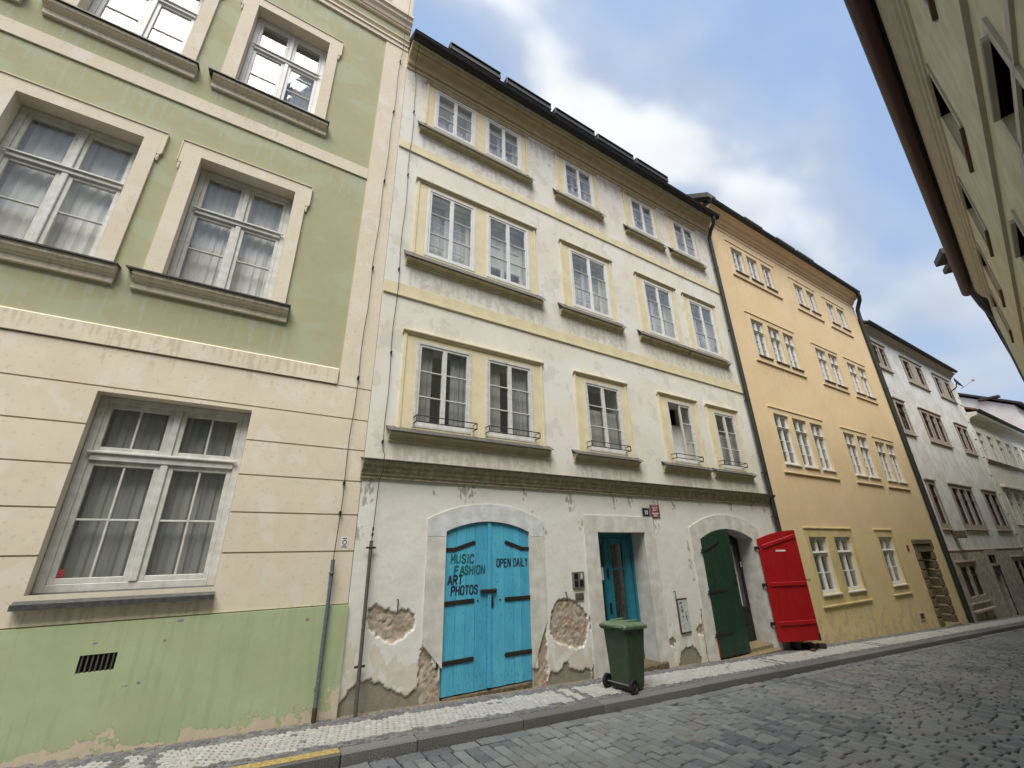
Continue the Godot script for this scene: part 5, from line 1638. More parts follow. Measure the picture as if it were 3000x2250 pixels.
# ------------------------------------------------------------------ grey house
func grey_house() -> void:
	var h := thing("grey_house", "pale grey town house with dark brown window frames and a satellite dish at its corner", "house", Vector3(30, gy(30), 0))
	var X0 := 23.72
	var X1 := 36.05
	var groups := [
		[24.05, 25.75, 7.74, 9.08, 2], [27.75, 30.6, 7.68, 9.08, 2], [32.3, 35.0, 7.68, 9.05, 2],
		[24.36, 25.65, 4.58, 6.2, 1], [27.5, 30.5, 4.57, 6.21, 3], [32.62, 34.65, 4.54, 6.15, 2],
		[24.66, 25.75, 0.58, 2.55, 1], [27.56, 30.8, 0.59, 2.55, 3], [32.5, 35.0, 0.6, 2.54, 2],
		[24.75, 27.05, -2.18, -0.73, 2], [32.85, 35.15, -2.3, -0.7, 2],
	]
	var holes := []
	var wl := []
	for g in groups:
		var m := 0.17
		var n: int = g[4]
		var gap := 0.2 if n > 1 else 0.0
		var gapw := gap
		if g[2] > 7 and n == 2 and g[1] - g[0] > 2: gapw = 0.95
		var w: float = (g[1] - g[0] - 2 * m - gapw * (n - 1)) / n
		for k in n:
			var a: float = g[0] + m + k * (w + gapw)
			holes.append([a, a + w, g[2] + 0.2, g[3] - 0.16])
			wl.append([a, a + w, g[2] + 0.2, g[3] - 0.16])
	var up := MB.new()
	up.wall(X0, X1, -0.27, 9.85, holes, 0.0, -0.5)
	obj("upper_wall", up, M.grey_wall, h)
	var lo := MB.new()
	lo.wall(X0, X1, -3.8, -0.272, holes + [[29.1, 30.35, -3.9, -0.97], [29.05, 30.15, -0.88, -0.52]], 0.02, -0.5)
	obj("street_wall", lo, M.grey_low, h)
	rooms(h, X0 + 0.02, X1 - 0.02, [-3.5, 0.2, 3.6, 7.0, 9.7])
	for g in groups:
		var hh := []
		for w in wl:
			if w[0] > g[0] and w[1] < g[1] and w[2] > g[2] and w[3] < g[3]: hh.append(w)
		var pn := MB.new()
		pn.wall(g[0], g[1], g[2], g[3], hh, 0.04, 0.0205)
		pn.cbox(g[0] - 0.06, g[1] + 0.06, g[3], g[3] + 0.07, 0.0, 0.09, 0.01)
		pn.cbox(g[0] - 0.05, g[1] + 0.05, g[2] - 0.06, g[2], 0.0, 0.08, 0.01)
		obj("window_surround", pn, M.stone_trim, h)
	for w in wl:
		window(h, w[0], w[1], w[2], w[3], -0.03, {"m": M.brown_frame, "fw": 0.07, "sw": 0.05, "mw": 0.035, "rows": 2, "transom": lerpf(w[2], w[3], 0.66), "tw": 0.09, "curtain": "sides"})
	var co := MB.new()
	co.mould([Vector2(0.0, 9.42), Vector2(0.03, 9.43), Vector2(0.05, 9.5), Vector2(0.12, 9.55), Vector2(0.2, 9.64), Vector2(0.28, 9.68), Vector2(0.28, 9.72), Vector2(0.0, 9.8)], X0, X1)
	obj("eaves_cornice", co, M.stone_trim, h)
	gutter(h, X0 - 0.1, X1 + 0.05, 9.84, 0.34, 0.085, M.gutter_dark, 0.0)
	roof_slab(h, X0, X1, 9.9, 0.3, 0.75, 4.5, M.roof_tile)
	var sc := MB.new()
	sc.mould([Vector2(0.0, -0.3), Vector2(0.04, -0.29), Vector2(0.04, -0.25), Vector2(0.0, -0.23)], X0, X1)
	obj("string_course", sc, M.stone_trim, h)
	var ds := MB.new()
	ds.wall(28.82, 30.62, -3.6, -0.31, [[29.1, 30.35, -3.9, -0.97], [29.05, 30.15, -0.88, -0.52]], 0.06, -0.02)
	obj("door_surround", ds, M.stone_trim, h)
	var db := MB.new()
	db.cbox(29.1, 30.35, -3.2, -0.97, -0.3, -0.25, 0.01)
	for k in 3: db.cbox(29.18 + k * 0.39, 29.5 + k * 0.39, -2.8, -1.1, -0.255, -0.235, 0.01)
	obj("door", db, M.dark_wood, h)
	var ol := MB.new()
	ol.ring(29.05, 30.15, -0.88, -0.52, 0.05, -0.15, -0.08, 0.005)
	var olo := obj("overlight", ol, M.dark_wood, h)
	pane(olo, 29.1, 30.1, -0.83, -0.57, -0.12)
	# rough quoins down the corner
	for k in 22:
		var b := MB.new()
		var y := -2.2 + k * 0.52
		b.cbox(X1 - (0.38 if k % 2 else 0.22), X1 + 0.05, y, y + 0.48, -0.1, 0.035, 0.02)
		obj("quoin", b, M.ivory, h)
	var lg := MB.new()
	lg.cbox(25.6, 26.0, 0.2, 0.5, 0.0, 0.35, 0.02)
	obj("stone_bracket", lg, M.sandstone, h)
	var sl := MB.new()
	sl.cbox(24.65, 27.1, -2.5, -2.42, 0.02, 0.16, 0.01)
	sl.tube([Vector3(25.9, -2.45, 0.08), Vector3(26.05, -2.75, 0.05)], 0.05, 6)
	obj("shop_ledge", sl, M.stone_trim, h)

# ------------------------------------------------------------------ cream house and the white gable behind it
func cream_house() -> void:
	var h := thing("cream_house", "cream plastered house with a coved eave and a close row of tall upper windows", "house", Vector3(45, gy(45), 0))
	var X0 := 36.1
	var X1 := 56.0
	var holes := []
	var up := []
	var lows := []
	for k in 9:
		up.append([36.35 + k * 2.06, 37.45 + k * 2.06, 4.58, 6.15])
	for k in 6:
		lows.append([37.1 + k * 1.75, 38.15 + k * 1.75, 0.9, 2.75])
	for k in 5:
		lows.append([37.3 + k * 3.6, 38.6 + k * 3.6, -2.4, -0.6])
	holes = up + lows
	var w := MB.new()
	w.wall(X0, X1, -4.6, 6.9, holes, 0.0, -0.5)
	obj("wall", w, M.ivory, h)
	rooms(h, X0 + 0.02, X1 - 0.02, [-4.4, 0.3, 3.7, 6.8], 4.2)
	for q in holes:
		var top: bool = q[2] > 4
		window(h, q[0], q[1], q[2], q[3], -0.04, {"m": M.white_paint if not top else M.old_white, "fw": 0.07, "sw": 0.06, "mw": 0.03, "rows": 2, "n": 2, "transom": lerpf(q[2], q[3], 0.68), "tw": 0.08, "curtain": "full"})
	for q in up + lows:
		var s := MB.new()
		s.wall(q[0] - 0.16, q[1] + 0.16, q[2] - 0.02, q[3] + 0.14, [q], 0.04, 0.0005)
		if q[3] < 3 and q[3] > 0: s.cbox(q[0] - 0.3, q[1] + 0.3, q[3] + 0.16, q[3] + 0.3, 0, 0.2, 0.02)
		obj("window_surround", s, M.ivory, h)
	var bt := MB.new()
	bt.mould([Vector2(0.0, 4.3), Vector2(0.05, 4.31), Vector2(0.1, 4.4), Vector2(0.14, 4.46), Vector2(0.0, 4.5)], X0, X1)
	obj("belt_course", bt, M.stone_trim, h)
	var co := MB.new()
	co.mould([Vector2(0.0, 6.75), Vector2(0.04, 6.8), Vector2(0.07, 6.9), Vector2(0.2, 7.0), Vector2(0.42, 7.04), Vector2(0.46, 7.1), Vector2(0.46, 7.25), Vector2(0.0, 7.3)], X0, X1)
	obj("coved_eave", co, M.ivory, h)
	gutter(h, X0, X1, 7.36, 0.52, 0.09, M.gutter_dark)
	roof_slab(h, X0, X1, 7.42, 0.5, 0.55, 4.0, M.roof_tile)
	var g := thing("gabled_house", "tall white gable wall with a dark sloping verge rising behind the cream house", "house", Vector3(58, gy(58), -4))
	var gb := MB.new()
	gb.prism(PackedVector2Array([Vector2(-0.2, -4.6), Vector2(9.0, -4.6), Vector2(9.0, 15.5), Vector2(-0.05, 10.35), Vector2(-0.05, 10.2)]), 0.0, 8.0)
	# turned so that the gable faces up the street: local x runs away from the street
	var go := obj("wall", gb, M.chalk, g, Vector3(52.2, 0, 0))
	go.rotation.y = deg_to_rad(90)
	var rb := MB.new()
	rb.hexa([Vector3(51.95, 10.3, 0.5), Vector3(60.2, 10.3, 0.5), Vector3(60.2, 10.48, 0.5), Vector3(51.95, 10.48, 0.5),
		Vector3(51.95, 15.4, -8.6), Vector3(60.2, 15.4, -8.6), Vector3(60.2, 15.62, -8.6), Vector3(51.95, 15.62, -8.6)])
	obj("roof", rb, M.roof, g)
	var rl := MB.new()
	rl.cbox(51.9, 52.3, 11.2, 11.4, -1.8, -0.5, 0.03)
	obj("roof_hatch", rl, M.roof, g)
	# satellite dish on the grey house's corner
	var d := thing("satellite_dish", "small grey satellite dish on an arm at the grey house corner", "satellite dish", Vector3(34.6, 8.3, 0.0))
	var ab := MB.new()
	ab.tube([Vector3(34.6, 8.3, -0.02), Vector3(34.45, 8.5, 0.38), Vector3(34.3, 8.66, 0.46)], 0.028, 8)
	obj("arm", ab, M.gutter_dark, d)
	var db := MB.new()
	db.lathe(Vector3(34.3, 8.68, 0.46), Vector3(0.1, 0.35, 0.93).normalized(), [Vector2(0.0, 0.0), Vector2(0.15, 0.02), Vector2(0.26, 0.06), Vector2(0.35, 0.11), Vector2(0.345, 0.12), Vector2(0.25, 0.075), Vector2(0.0, 0.015)], 20)
	obj("dish", db, M.zinc, d)
	var lb := MB.new()
	lb.tube([Vector3(34.42, 8.35, 0.55), Vector3(34.7, 8.72, 1.1)], 0.015, 6)
	lb.cham(Vector3(34.7, 8.74, 1.1), Basis.IDENTITY, Vector3(0.06, 0.05, 0.05), 0.015)
	obj("feed_horn", lb, M.pink, d)
	var at := thing("roof_antenna", "thin television antenna on the roof behind the cream house", "antenna", Vector3(44, 9.0, -2.0))
	var tb := MB.new()
	tb.tube([Vector3(44, 8.6, -2.0), Vector3(44, 11.2, -2.0)], 0.025, 6)
	for k in 4: tb.tube([Vector3(43.5, 11.1 - k * 0.16, -2.2 + k * 0.05), Vector3(44.5, 11.1 - k * 0.16, -1.8 - k * 0.05)], 0.012, 5)
	obj("mast", tb, M.zinc, at)

# ------------------------------------------------------------------ opposite side of the street
# own frame: x runs along the wall, z towards the wall, origin under the eye
func opposite_houses() -> void:
	var turn := deg_to_rad(7.91)
	var h := thing("opposite_house", "yellow-green plastered house across the street with a dark red gutter under a coved cornice", "house", Vector3(0, -1.83, 6.4), "", turn)
	woff[h] = Vector3(0, -1.83, 0)
	var P := 1.0
	var A0 := -12.0
	var A1 := 26.0
	var cols := [-9.9, -6.1, -2.3, 1.45, 5.15, 9.0, 12.9, 16.6, 20.3]
	var mir := func(mb: MB) -> MB:
		for i in mb.v.size():
			mb.v[i].z = P - mb.v[i].z
			mb.n[i].z = -mb.n[i].z
		for i in range(0, mb.ix.size(), 3):
			var t := mb.ix[i + 1]; mb.ix[i + 1] = mb.ix[i + 2]; mb.ix[i + 2] = t
		return mb
	var holes := []
	for c in cols:
		holes.append([c, c + 1.25, 2.7, 4.40])
		holes.append([c + 0.1, c + 1.35, 6.42, 7.80])
		holes.append([c, c + 1.25, -0.6, 1.6])
	var w := MB.new()
	w.wall(A0, A1, -3.6, 9.0, holes, 0.0, -0.5)
	obj("wall", mir.call(w), M.opp_wall, h)
	for b in [[5.03, 0.09], [3.88, 0.05], [2.2, 0.08]]:
		var mb := MB.new()
		mb.mould([Vector2(0, b[0]), Vector2(b[1] * 0.6, b[0] + 0.003), Vector2(b[1] * 0.6, b[0] + 0.03), Vector2(0.014, b[0] + 0.05), Vector2(0.014, b[0] + 0.17), Vector2(0, b[0] + 0.18)], A0, A1)
		obj("string_course", mir.call(mb), M.opp_trim, h)
	var co := MB.new()
	co.mould([Vector2(0.0, 8.16), Vector2(0.04, 8.17), Vector2(0.05, 8.25), Vector2(0.09, 8.27), Vector2(0.1, 8.36), Vector2(0.14, 8.38), Vector2(0.2, 8.46), Vector2(0.22, 8.56), Vector2(0.25, 8.6), Vector2(0.255, 8.7), Vector2(0.275, 8.71), Vector2(0.275, 8.84), Vector2(0.0, 8.9)], A0, 22.0)
	obj("eaves_cornice", mir.call(co), M.opp_trim, h)
	var eb := MB.new()
	eb.box(A0, 22.2, 8.905, 9.0, -0.3, 0.42)
	obj("eaves_board", mir.call(eb), M.gutter_dark, h)
	var gu := MB.new()
	gu.tube([Vector3(A0, 8.88, 0.475), Vector3(22.3, 8.88, 0.475)], 0.15, 18)
	obj("gutter", mir.call(gu), M.red_gutter, h)
	var rf := MB.new()
	rf.hexa([Vector3(A0, 9.06, 0.42), Vector3(22.3, 9.06, 0.42), Vector3(22.3, 12.4, -4.5), Vector3(A0, 12.4, -4.5),
		Vector3(A0, 9.005, 0.42), Vector3(22.3, 9.005, 0.42), Vector3(22.3, 12.2, -4.5), Vector3(A0, 12.2, -4.5)])
	obj("roof", mir.call(rf), M.roof_tile, h)
	var rm := MB.new()
	for y in [-3.0, 2.1, 5.3, 8.9]: rm.box(A0, A1, y - 0.1, y + 0.1, -4.5, -0.5)
	rm.box(A0, A1, -3.2, 9.0, -4.8, -4.5)
	rm.box(A0, A0 + 0.2, -3.2, 9.0, -4.5, -0.5)
	rm.box(A1 - 0.2, A1, -3.2, 9.0, -4.5, -0.5)
	obj("inner_walls", mir.call(rm), M.room, h)
	for q in holes:
		var fr := MB.new()
		var a: float = q[0]
		var b: float = q[1]
		fr.ring(a, b, q[2], q[3], 0.11, -0.26, -0.16, 0.006)
		fr.cbox((a + b) / 2 - 0.05, (a + b) / 2 + 0.05, q[2] + 0.07, q[3] - 0.07, -0.28, -0.195, 0.006)
		var ty := lerpf(q[2], q[3], 0.7)
		fr.cbox(a + 0.07, b - 0.07, ty - 0.05, ty + 0.05, -0.28, -0.19, 0.006)
		var wo := obj("window", mir.call(fr), M.old_white, h)
		for s in 4:
			var x0 := a + 0.07 if s % 2 == 0 else (a + b) / 2 + 0.05
			var x1 := (a + b) / 2 - 0.05 if s % 2 == 0 else b - 0.07
			var y0: float = q[2] + 0.07 if s < 2 else ty + 0.05
			var y1: float = ty - 0.05 if s < 2 else q[3] - 0.07
			pane(wo, x0, x1, y0, y1, P + 0.24, 0.004)
		var sb := MB.new()
		sb.cbox(a - 0.06, b + 0.06, q[2] - 0.05, q[2] - 0.001, -0.15, 0.055, 0.008)
		obj("window_sill", mir.call(sb), M.brown_wood, h)
		if q[3] > 3:
			var hb := MB.new()
			hb.wall(a - 0.14, b + 0.14, q[2], q[3] + 0.16, [q], 0.03, 0.0005)
			hb.cbox(a - 0.02, b + 0.02, q[3] + 0.0, q[3] + 0.07, -0.2, 0.09, 0.01)
			obj("window_surround", mir.call(hb), M.opp_trim, h)
	# next house down that side, its eaves set back along the bend
	var k := thing("corner_house", "yellowish house beyond the red gutter with a thin dark gutter stepping back", "house", Vector3(28, -3.0, 3.0), "", turn)
	woff[k] = Vector3(0, 0, 0)
	var off := Transform3D(Basis(Vector3.UP, turn), Vector3(0, 0, 6.4)).affine_inverse() * Vector3(28, -3.0, 3.0)
	woff[k] = off
	var kw := MB.new()
	kw.hexa([Vector3(26.1, -4.0, 1.2), Vector3(26.1, 8.7, 1.2), Vector3(44, 8.7, 1.85), Vector3(44, -4.0, 1.85), Vector3(26.1, -4.0, 6.0), Vector3(26.1, 8.7, 6.0), Vector3(44, 8.7, 6.0), Vector3(44, -4.0, 6.0)])
	obj("wall", kw, M.opp_wall, k)
	var kg := MB.new()
	kg.tube([Vector3(22.3, 9.0, 0.62), Vector3(24.3, 9.0, 0.78), Vector3(26.4, 9.0, 1.02), Vector3(44, 9.0, 1.68)], 0.09, 10)
	obj("gutter", kg, M.gutter_dark, k)
	var kr := MB.new()
	kr.hexa([Vector3(22.4, 9.0, 0.66), Vector3(44, 9.0, 1.72), Vector3(44, 11.5, 6), Vector3(22.4, 11.5, 6), Vector3(22.4, 9.1, 0.66), Vector3(44, 9.1, 1.72), Vector3(44, 11.6, 6), Vector3(22.4, 11.6, 6)])
	obj("roof", kr, M.roof, k)
	var ks := MB.new()
	ks.cham(Vector3(19.6, 9.35, 0.42), Basis(Vector3.UP, 0.3), Vector3(0.45, 0.12, 0.25), 0.02)
	ks.cham(Vector3(20.1, 9.2, 0.5), Basis(Vector3.UP, 0.3), Vector3(0.5, 0.1, 0.2), 0.02)
	obj("snow_guard", ks, M.sheet, h)

# ------------------------------------------------------------------ ground
func smoothv(a: float, b: float, x: float) -> float:
	return smoothstep(a, b, x)

var cam_t := Transform3D()
func in_frame(p: Vector3) -> bool:
	var q := cam_t.affine_inverse() * p
	if q.z > -0.2: return false
	var ty := tan(deg_to_rad(84.143) / 2)
	return absf(q.y / -q.z) < ty and absf(q.x / -q.z) < ty * 4.0 / 3.0

# a dressed stone with a worn, slightly domed top; half sizes hx, hz, height of the visible edge e
func stone(mb: MB, c: Vector3, hx: float, hz: float, yaw: float, e: float, b: float, jig: float, up := 0.0) -> void:
	var bs := Basis(Vector3.UP, yaw)
	var t := []
	var s := []
	var g := []
	var tilt := Vector2(rng.randf_range(-1, 1), rng.randf_range(-1, 1)) * jig * 0.35
	for k in [[-1, 1], [1, 1], [1, -1], [-1, -1]]:
		var j := Vector2(rng.randf_range(-jig, jig), rng.randf_range(-jig, jig))
		var lx: float = k[0] * hx + j.x
		var lz: float = k[1] * hz + j.y
		var dy: float = k[0] * tilt.x + k[1] * tilt.y
		t.append(c + bs * Vector3(lx - k[0] * b, dy + up, lz - k[1] * b))
		s.append(c + bs * Vector3(lx, dy - b * 0.8, lz))
		g.append(c + bs * Vector3(lx, -e, lz))
	mb.quad(t[0], t[1], t[2], t[3])
	for k in 4:
		var n := (k + 1) % 4
		mb.quad(s[k], s[n], t[n], t[k])
		mb.quad(g[k], g[n], s[n], s[k])

func ground() -> void:
	# bed under everything, one sheet falling with the street, large enough to reach the horizon
	var gb := MB.new()
	gb.sl = SL
	for i in 24:
		var xa := -60.0 + i * 10.0
		gb.quad(Vector3(xa, -1.725 - 0.165, 60), Vector3(xa + 10, -1.725 - 0.165, 60), Vector3(xa + 10, -1.725 - 0.165, -60), Vector3(xa, -1.725 - 0.165, -60))
	structure("ground", gb, M.joint)
	# roadway bed and setts
	var rb := MB.new()
	rb.sl = SL
	rb.quad(Vector3(-14, -1.872, 8.4), Vector3(70, -1.872, 8.4), Vector3(70, -1.872, 1.1), Vector3(-14, -1.872, 1.1))
	var road := structure("road", rb, M.joint)
	var tones := []
	for k in 9:
		tones.append(Color(2.05, 2.15, 2.2) * [Color(0.130, 0.132, 0.130), Color(0.150, 0.149, 0.140), Color(0.115, 0.122, 0.124), Color(0.165, 0.163, 0.153), Color(0.098, 0.101, 0.106), Color(0.142, 0.132, 0.122), Color(0.178, 0.175, 0.165), Color(0.080, 0.086, 0.090), Color(0.152, 0.158, 0.150)][k])
	var fine: Texture2D = M.fine
	var speck := noise_tex(77, 0.06, 5, Color(0.74, 0.74, 0.74), Color(1, 1, 1), 512, 1.5)
	var tm := []
	for t in tones: tm.append(mat(t.linear_to_srgb(), 0.52, speck, 3.0, fine, 0.35))
	var all := mat(Color(1, 1, 1), 0.52, speck, 3.0, fine, 0.35)
	all.vertex_color_use_as_albedo = true
	var list := []
	# gutter course along the kerb
	var x := -9.0
	while x < 60:
		var l := rng.randf_range(0.24, 0.36)
		list.append([x + l / 2, 1.225 + rng.randf_range(-0.006, 0.006), l / 2 - 0.009, 0.074])
		x += l
	# courses across the street
	x = -9.0
	while x < 60:
		var wd := rng.randf_range(0.122, 0.15)
		var z := 1.318 + rng.randf_range(-0.16, 0.0)
		var zend := minf(7.3, 7.3 - 0.139 * x)
		var bend := 0.0
		while z < zend:
			var l := rng.randf_range(0.16, 0.275)
			var z0 := maxf(z, 1.318)
			if z + l - z0 > 0.06:
				list.append([x + wd / 2 + sin(z * 0.9 + x * 0.2) * 0.03 - (z - 1.3) * 0.0, (z0 + z + l) / 2, wd / 2 - 0.009, (z + l - z0) / 2 - 0.009])
			z += l
		x += wd
	var rank := []
	for i in list.size():
		var s: Array = list[i]
		var y := gy(s[0]) - 0.1
		# settled surface: the road sags and heaves a little
		y += 0.012 * N1.get_noise_2d(s[0] * 0.5, s[1] * 0.5) + rng.randf_range(-0.004, 0.004)
		s.append(y)
		var p := Vector3(s[0], y, s[1])
		var tn := int(clampf(4.0 + N1.get_noise_2d(s[0] * 0.35 + 9, s[1] * 0.35) * 5.0 + rng.randf_range(-2.6, 2.6), 0, 8))
		s.append([7, 4, 2, 0, 8, 1, 5, 3, 6][tn])
		if in_frame(p): rank.append([p.length_squared() + (p - Vector3(0, 0, 6.4)).length_squared() * 0.0 - 2 * p.z * 6.4, i])
	rank.sort_custom(func(a, b): return a[0] < b[0])
	var single := {}
	for i in mini(300, rank.size()): single[rank[i][1]] = true
	var rest := MB.new()
	for i in list.size():
		var s: Array = list[i]
		var yaw := rng.randf_range(-0.02, 0.02)
		if single.has(i):
			var mb := MB.new()
			stone(mb, Vector3.ZERO, s[2], s[3], yaw, 0.06, 0.01, 0.0045, 0.003)
			for k in mb.v.size(): mb.v[k].y += SL * mb.v[k].x
			obj("sett", mb, tm[s[5]], road, Vector3(s[0], s[4], s[1]))
		else:
			rest.col = tones[s[5]]
			stone(rest, Vector3(s[0], s[4], s[1]), s[2], s[3], yaw, 0.06, 0.01, 0.0045, 0.003)
	var ro := obj("setts", rest, all, road)
	stuff(ro)
	# pavement bed and mosaic
	var pb := MB.new()
	pb.sl = SL
	pb.quad(Vector3(-14, -1.7325, 0.97), Vector3(70, -1.7325, 0.97), Vector3(70, -1.7325, -0.3), Vector3(-14, -1.7325, -0.3))
	var pave := structure("pavement", pb, M.sand)
	var wt := [Color(0.60, 0.59, 0.55), Color(0.66, 0.66, 0.63), Color(0.57, 0.57, 0.54), Color(0.6, 0.575, 0.53), Color(0.54, 0.54, 0.52)]
	var dt := [Color(0.20, 0.205, 0.22), Color(0.24, 0.24, 0.25), Color(0.17, 0.17, 0.18), Color(0.28, 0.28, 0.275), Color(0.22, 0.21, 0.2)]
	var wm := []
	var dm := []
	for t in wt: wm.append(mat(t.linear_to_srgb(), 0.7, speck, 5.0, fine, 0.25))
	for t in dt: dm.append(mat(t.linear_to_srgb(), 0.7, speck, 5.0, fine, 0.25))
	var stripes := [[-0.60, -0.47], [-0.34, -0.22], [4.42, 4.52], [4.66, 4.78], [9.52, 9.62], [9.76, 9.88], [14.15, 14.28], [14.42, 14.54], [19.2, 19.33], [-5.3, -5.2], [-5.05, -4.93]]
	var ml := []
	x = -6.0
	while x < 44:
		var wd := rng.randf_range(0.058, 0.074)
		var z := 0.012 + rng.randf_range(0, 0.03)
		while z < 0.955:
			var l := rng.randf_range(0.056, 0.08)
			if z + l > 0.962: l = 0.962 - z
			if l > 0.025:
				var zc := z + l / 2
				var lean := (zc - 0.5) * -0.28
				ml.append([x + wd / 2 + lean, zc, wd / 2 - 0.003, l / 2 - 0.003])
			z += l
		x += wd
	rank.clear()
	for i in ml.size():
		var s: Array = ml[i]
		var dark: bool = s[1] < 0.275 or s[1] > 0.815
		var near_wall: bool = s[1] < 0.09 + 0.06 * N1.get_noise_2d(s[0] * 2.0, 3.0)
		for q in stripes:
			if s[0] - (s[1] - 0.5) * -0.0 > q[0] and s[0] < q[1] and not dark: dark = true
		# a few repairs in the other stone
		if not dark and rng.randf() < 0.006: dark = true
		s.append(dark)
		s.append(int(rng.randi_range(0, 4)))
		s.append(near_wall and rng.randf() < 0.75)
		var p := Vector3(s[0], gy(s[0]), s[1])
		if in_frame(p) and not s[6]: rank.append([(p - Vector3(0, 0, 6.4)).length_squared(), i])
	rank.sort_custom(func(a, b): return a[0] < b[0])
	single.clear()
	for i in mini(300, rank.size()): single[rank[i][1]] = true
	var pr := MB.new()
	for i in ml.size():
		var s: Array = ml[i]
		if s[6]: continue
		var y := gy(s[0]) + 0.004 * N1.get_noise_2d(s[0] * 2, s[1] * 3) + rng.randf_range(-0.0015, 0.0015)
		var yaw := 0.27 + rng.randf_range(-0.06, 0.06)
		if single.has(i):
			var mb := MB.new()
			stone(mb, Vector3.ZERO, s[2], s[3], yaw, 0.02, 0.005, 0.004, 0.001)
			for k in mb.v.size(): mb.v[k].y += SL * mb.v[k].x
			obj("paving_stone", mb, dm[s[5]] if s[4] else wm[s[5]], pave, Vector3(s[0], y, s[1]))
		else:
			pr.col = dt[s[5]] if s[4] else wt[s[5]]
			stone(pr, Vector3(s[0], y, s[1]), s[2], s[3], yaw, 0.02, 0.005, 0.004, 0.001)
	var pall := mat(Color(1, 1, 1), 0.7, speck, 5.0, fine, 0.25)
	pall.vertex_color_use_as_albedo = true
	var po := obj("paving_stones", pr, pall, pave)
	stuff(po)
	# kerb stones
	var kx := [-9.0, -7.0, -4.9, -2.9, -0.8, 1.27, 2.05, 3.38, 4.67, 6.74, 8.9, 11.3]
	while kx[-1] < 60: kx.append(kx[-1] + rng.randf_range(1.7, 2.4))
	var kb0 := MB.new()
	kb0.sl = SL
	kb0.box(-12, 66, -2.1, -1.80, 0.99, 1.10)
	var kerb := structure("kerb", kb0, M.joint)
	for i in kx.size() - 1:
		var mb := MB.new()
		mb.sl = SL
		var dz := rng.randf_range(-0.006, 0.006)
		mb.cbox(kx[i] + 0.004, kx[i + 1] - 0.004, -2.0, -1.723 + rng.randf_range(-0.003, 0.003), 0.968, 1.128 + dz, 0.014)
		var ko := obj("kerb_stone", mb, M.kerb[i % 3], kerb)
		if kx[i + 1] < 1.3:
			var yb := MB.new()
			yb.sl = SL
			yb.box(kx[i] + 0.02, kx[i + 1] - 0.012, -1.7215, -1.7185, 0.985, 1.108 + dz)
			obj("yellow_paint", yb, M.yellow_paint, ko)
	# grit, sand and bits of leaf swept against the kerb and the foot of the walls
	var gr := MB.new()
	for i in 1500:
		var wall_side := i % 3 == 0
		var gx := rng.randf_range(-3.0, 22.0)
		var gz := 1.145 + absf(rng.randfn(0, 0.05)) if not wall_side else 0.045 + absf(rng.randfn(0, 0.06))
		var gyy := gy(gx) - 0.098 if not wall_side else gy(gx) + 0.002
		var r := rng.randf_range(0.003, 0.009)
		gr.col = [Color(0.36, 0.3, 0.22), Color(0.5, 0.46, 0.4), Color(0.2, 0.17, 0.13), Color(0.3, 0.16, 0.07)][rng.randi_range(0, 3)]
		var bs := Basis(Vector3(rng.randf(), rng.randf(), rng.randf() + 0.1).normalized(), rng.randf() * 6)
		var p := []
		for q in [Vector3(1, -0.3, 0), Vector3(-0.5, -0.3, 0.9), Vector3(-0.5, -0.3, -0.9), Vector3(0, 0.8, 0)]: p.append(Vector3(gx, gyy + r * 0.3, gz) + bs * q * r)
		gr.tri(p[0], p[1], p[3]); gr.tri(p[1], p[2], p[3]); gr.tri(p[2], p[0], p[3]); gr.tri(p[0], p[2], p[1])
	var gm := mat(Color(1, 1, 1), 0.95)
	gm.vertex_color_use_as_albedo = true
	stuff(obj("grit", gr, gm, pave))
	# the footway on the other side
	var ob := MB.new()
	ob.sl = SL
	ob.hexa([Vector3(-14, -2.1, 6.55 + 1.95), Vector3(-14, -1.70, 6.55 + 1.95), Vector3(22, -1.70, 3.5), Vector3(22, -2.1, 3.5),
		Vector3(-14, -2.1, 12.0), Vector3(-14, -1.70, 12.0), Vector3(22, -1.70, 12.0), Vector3(22, -2.1, 12.0)])
	structure("opposite_pavement", ob, M.kerb[1])

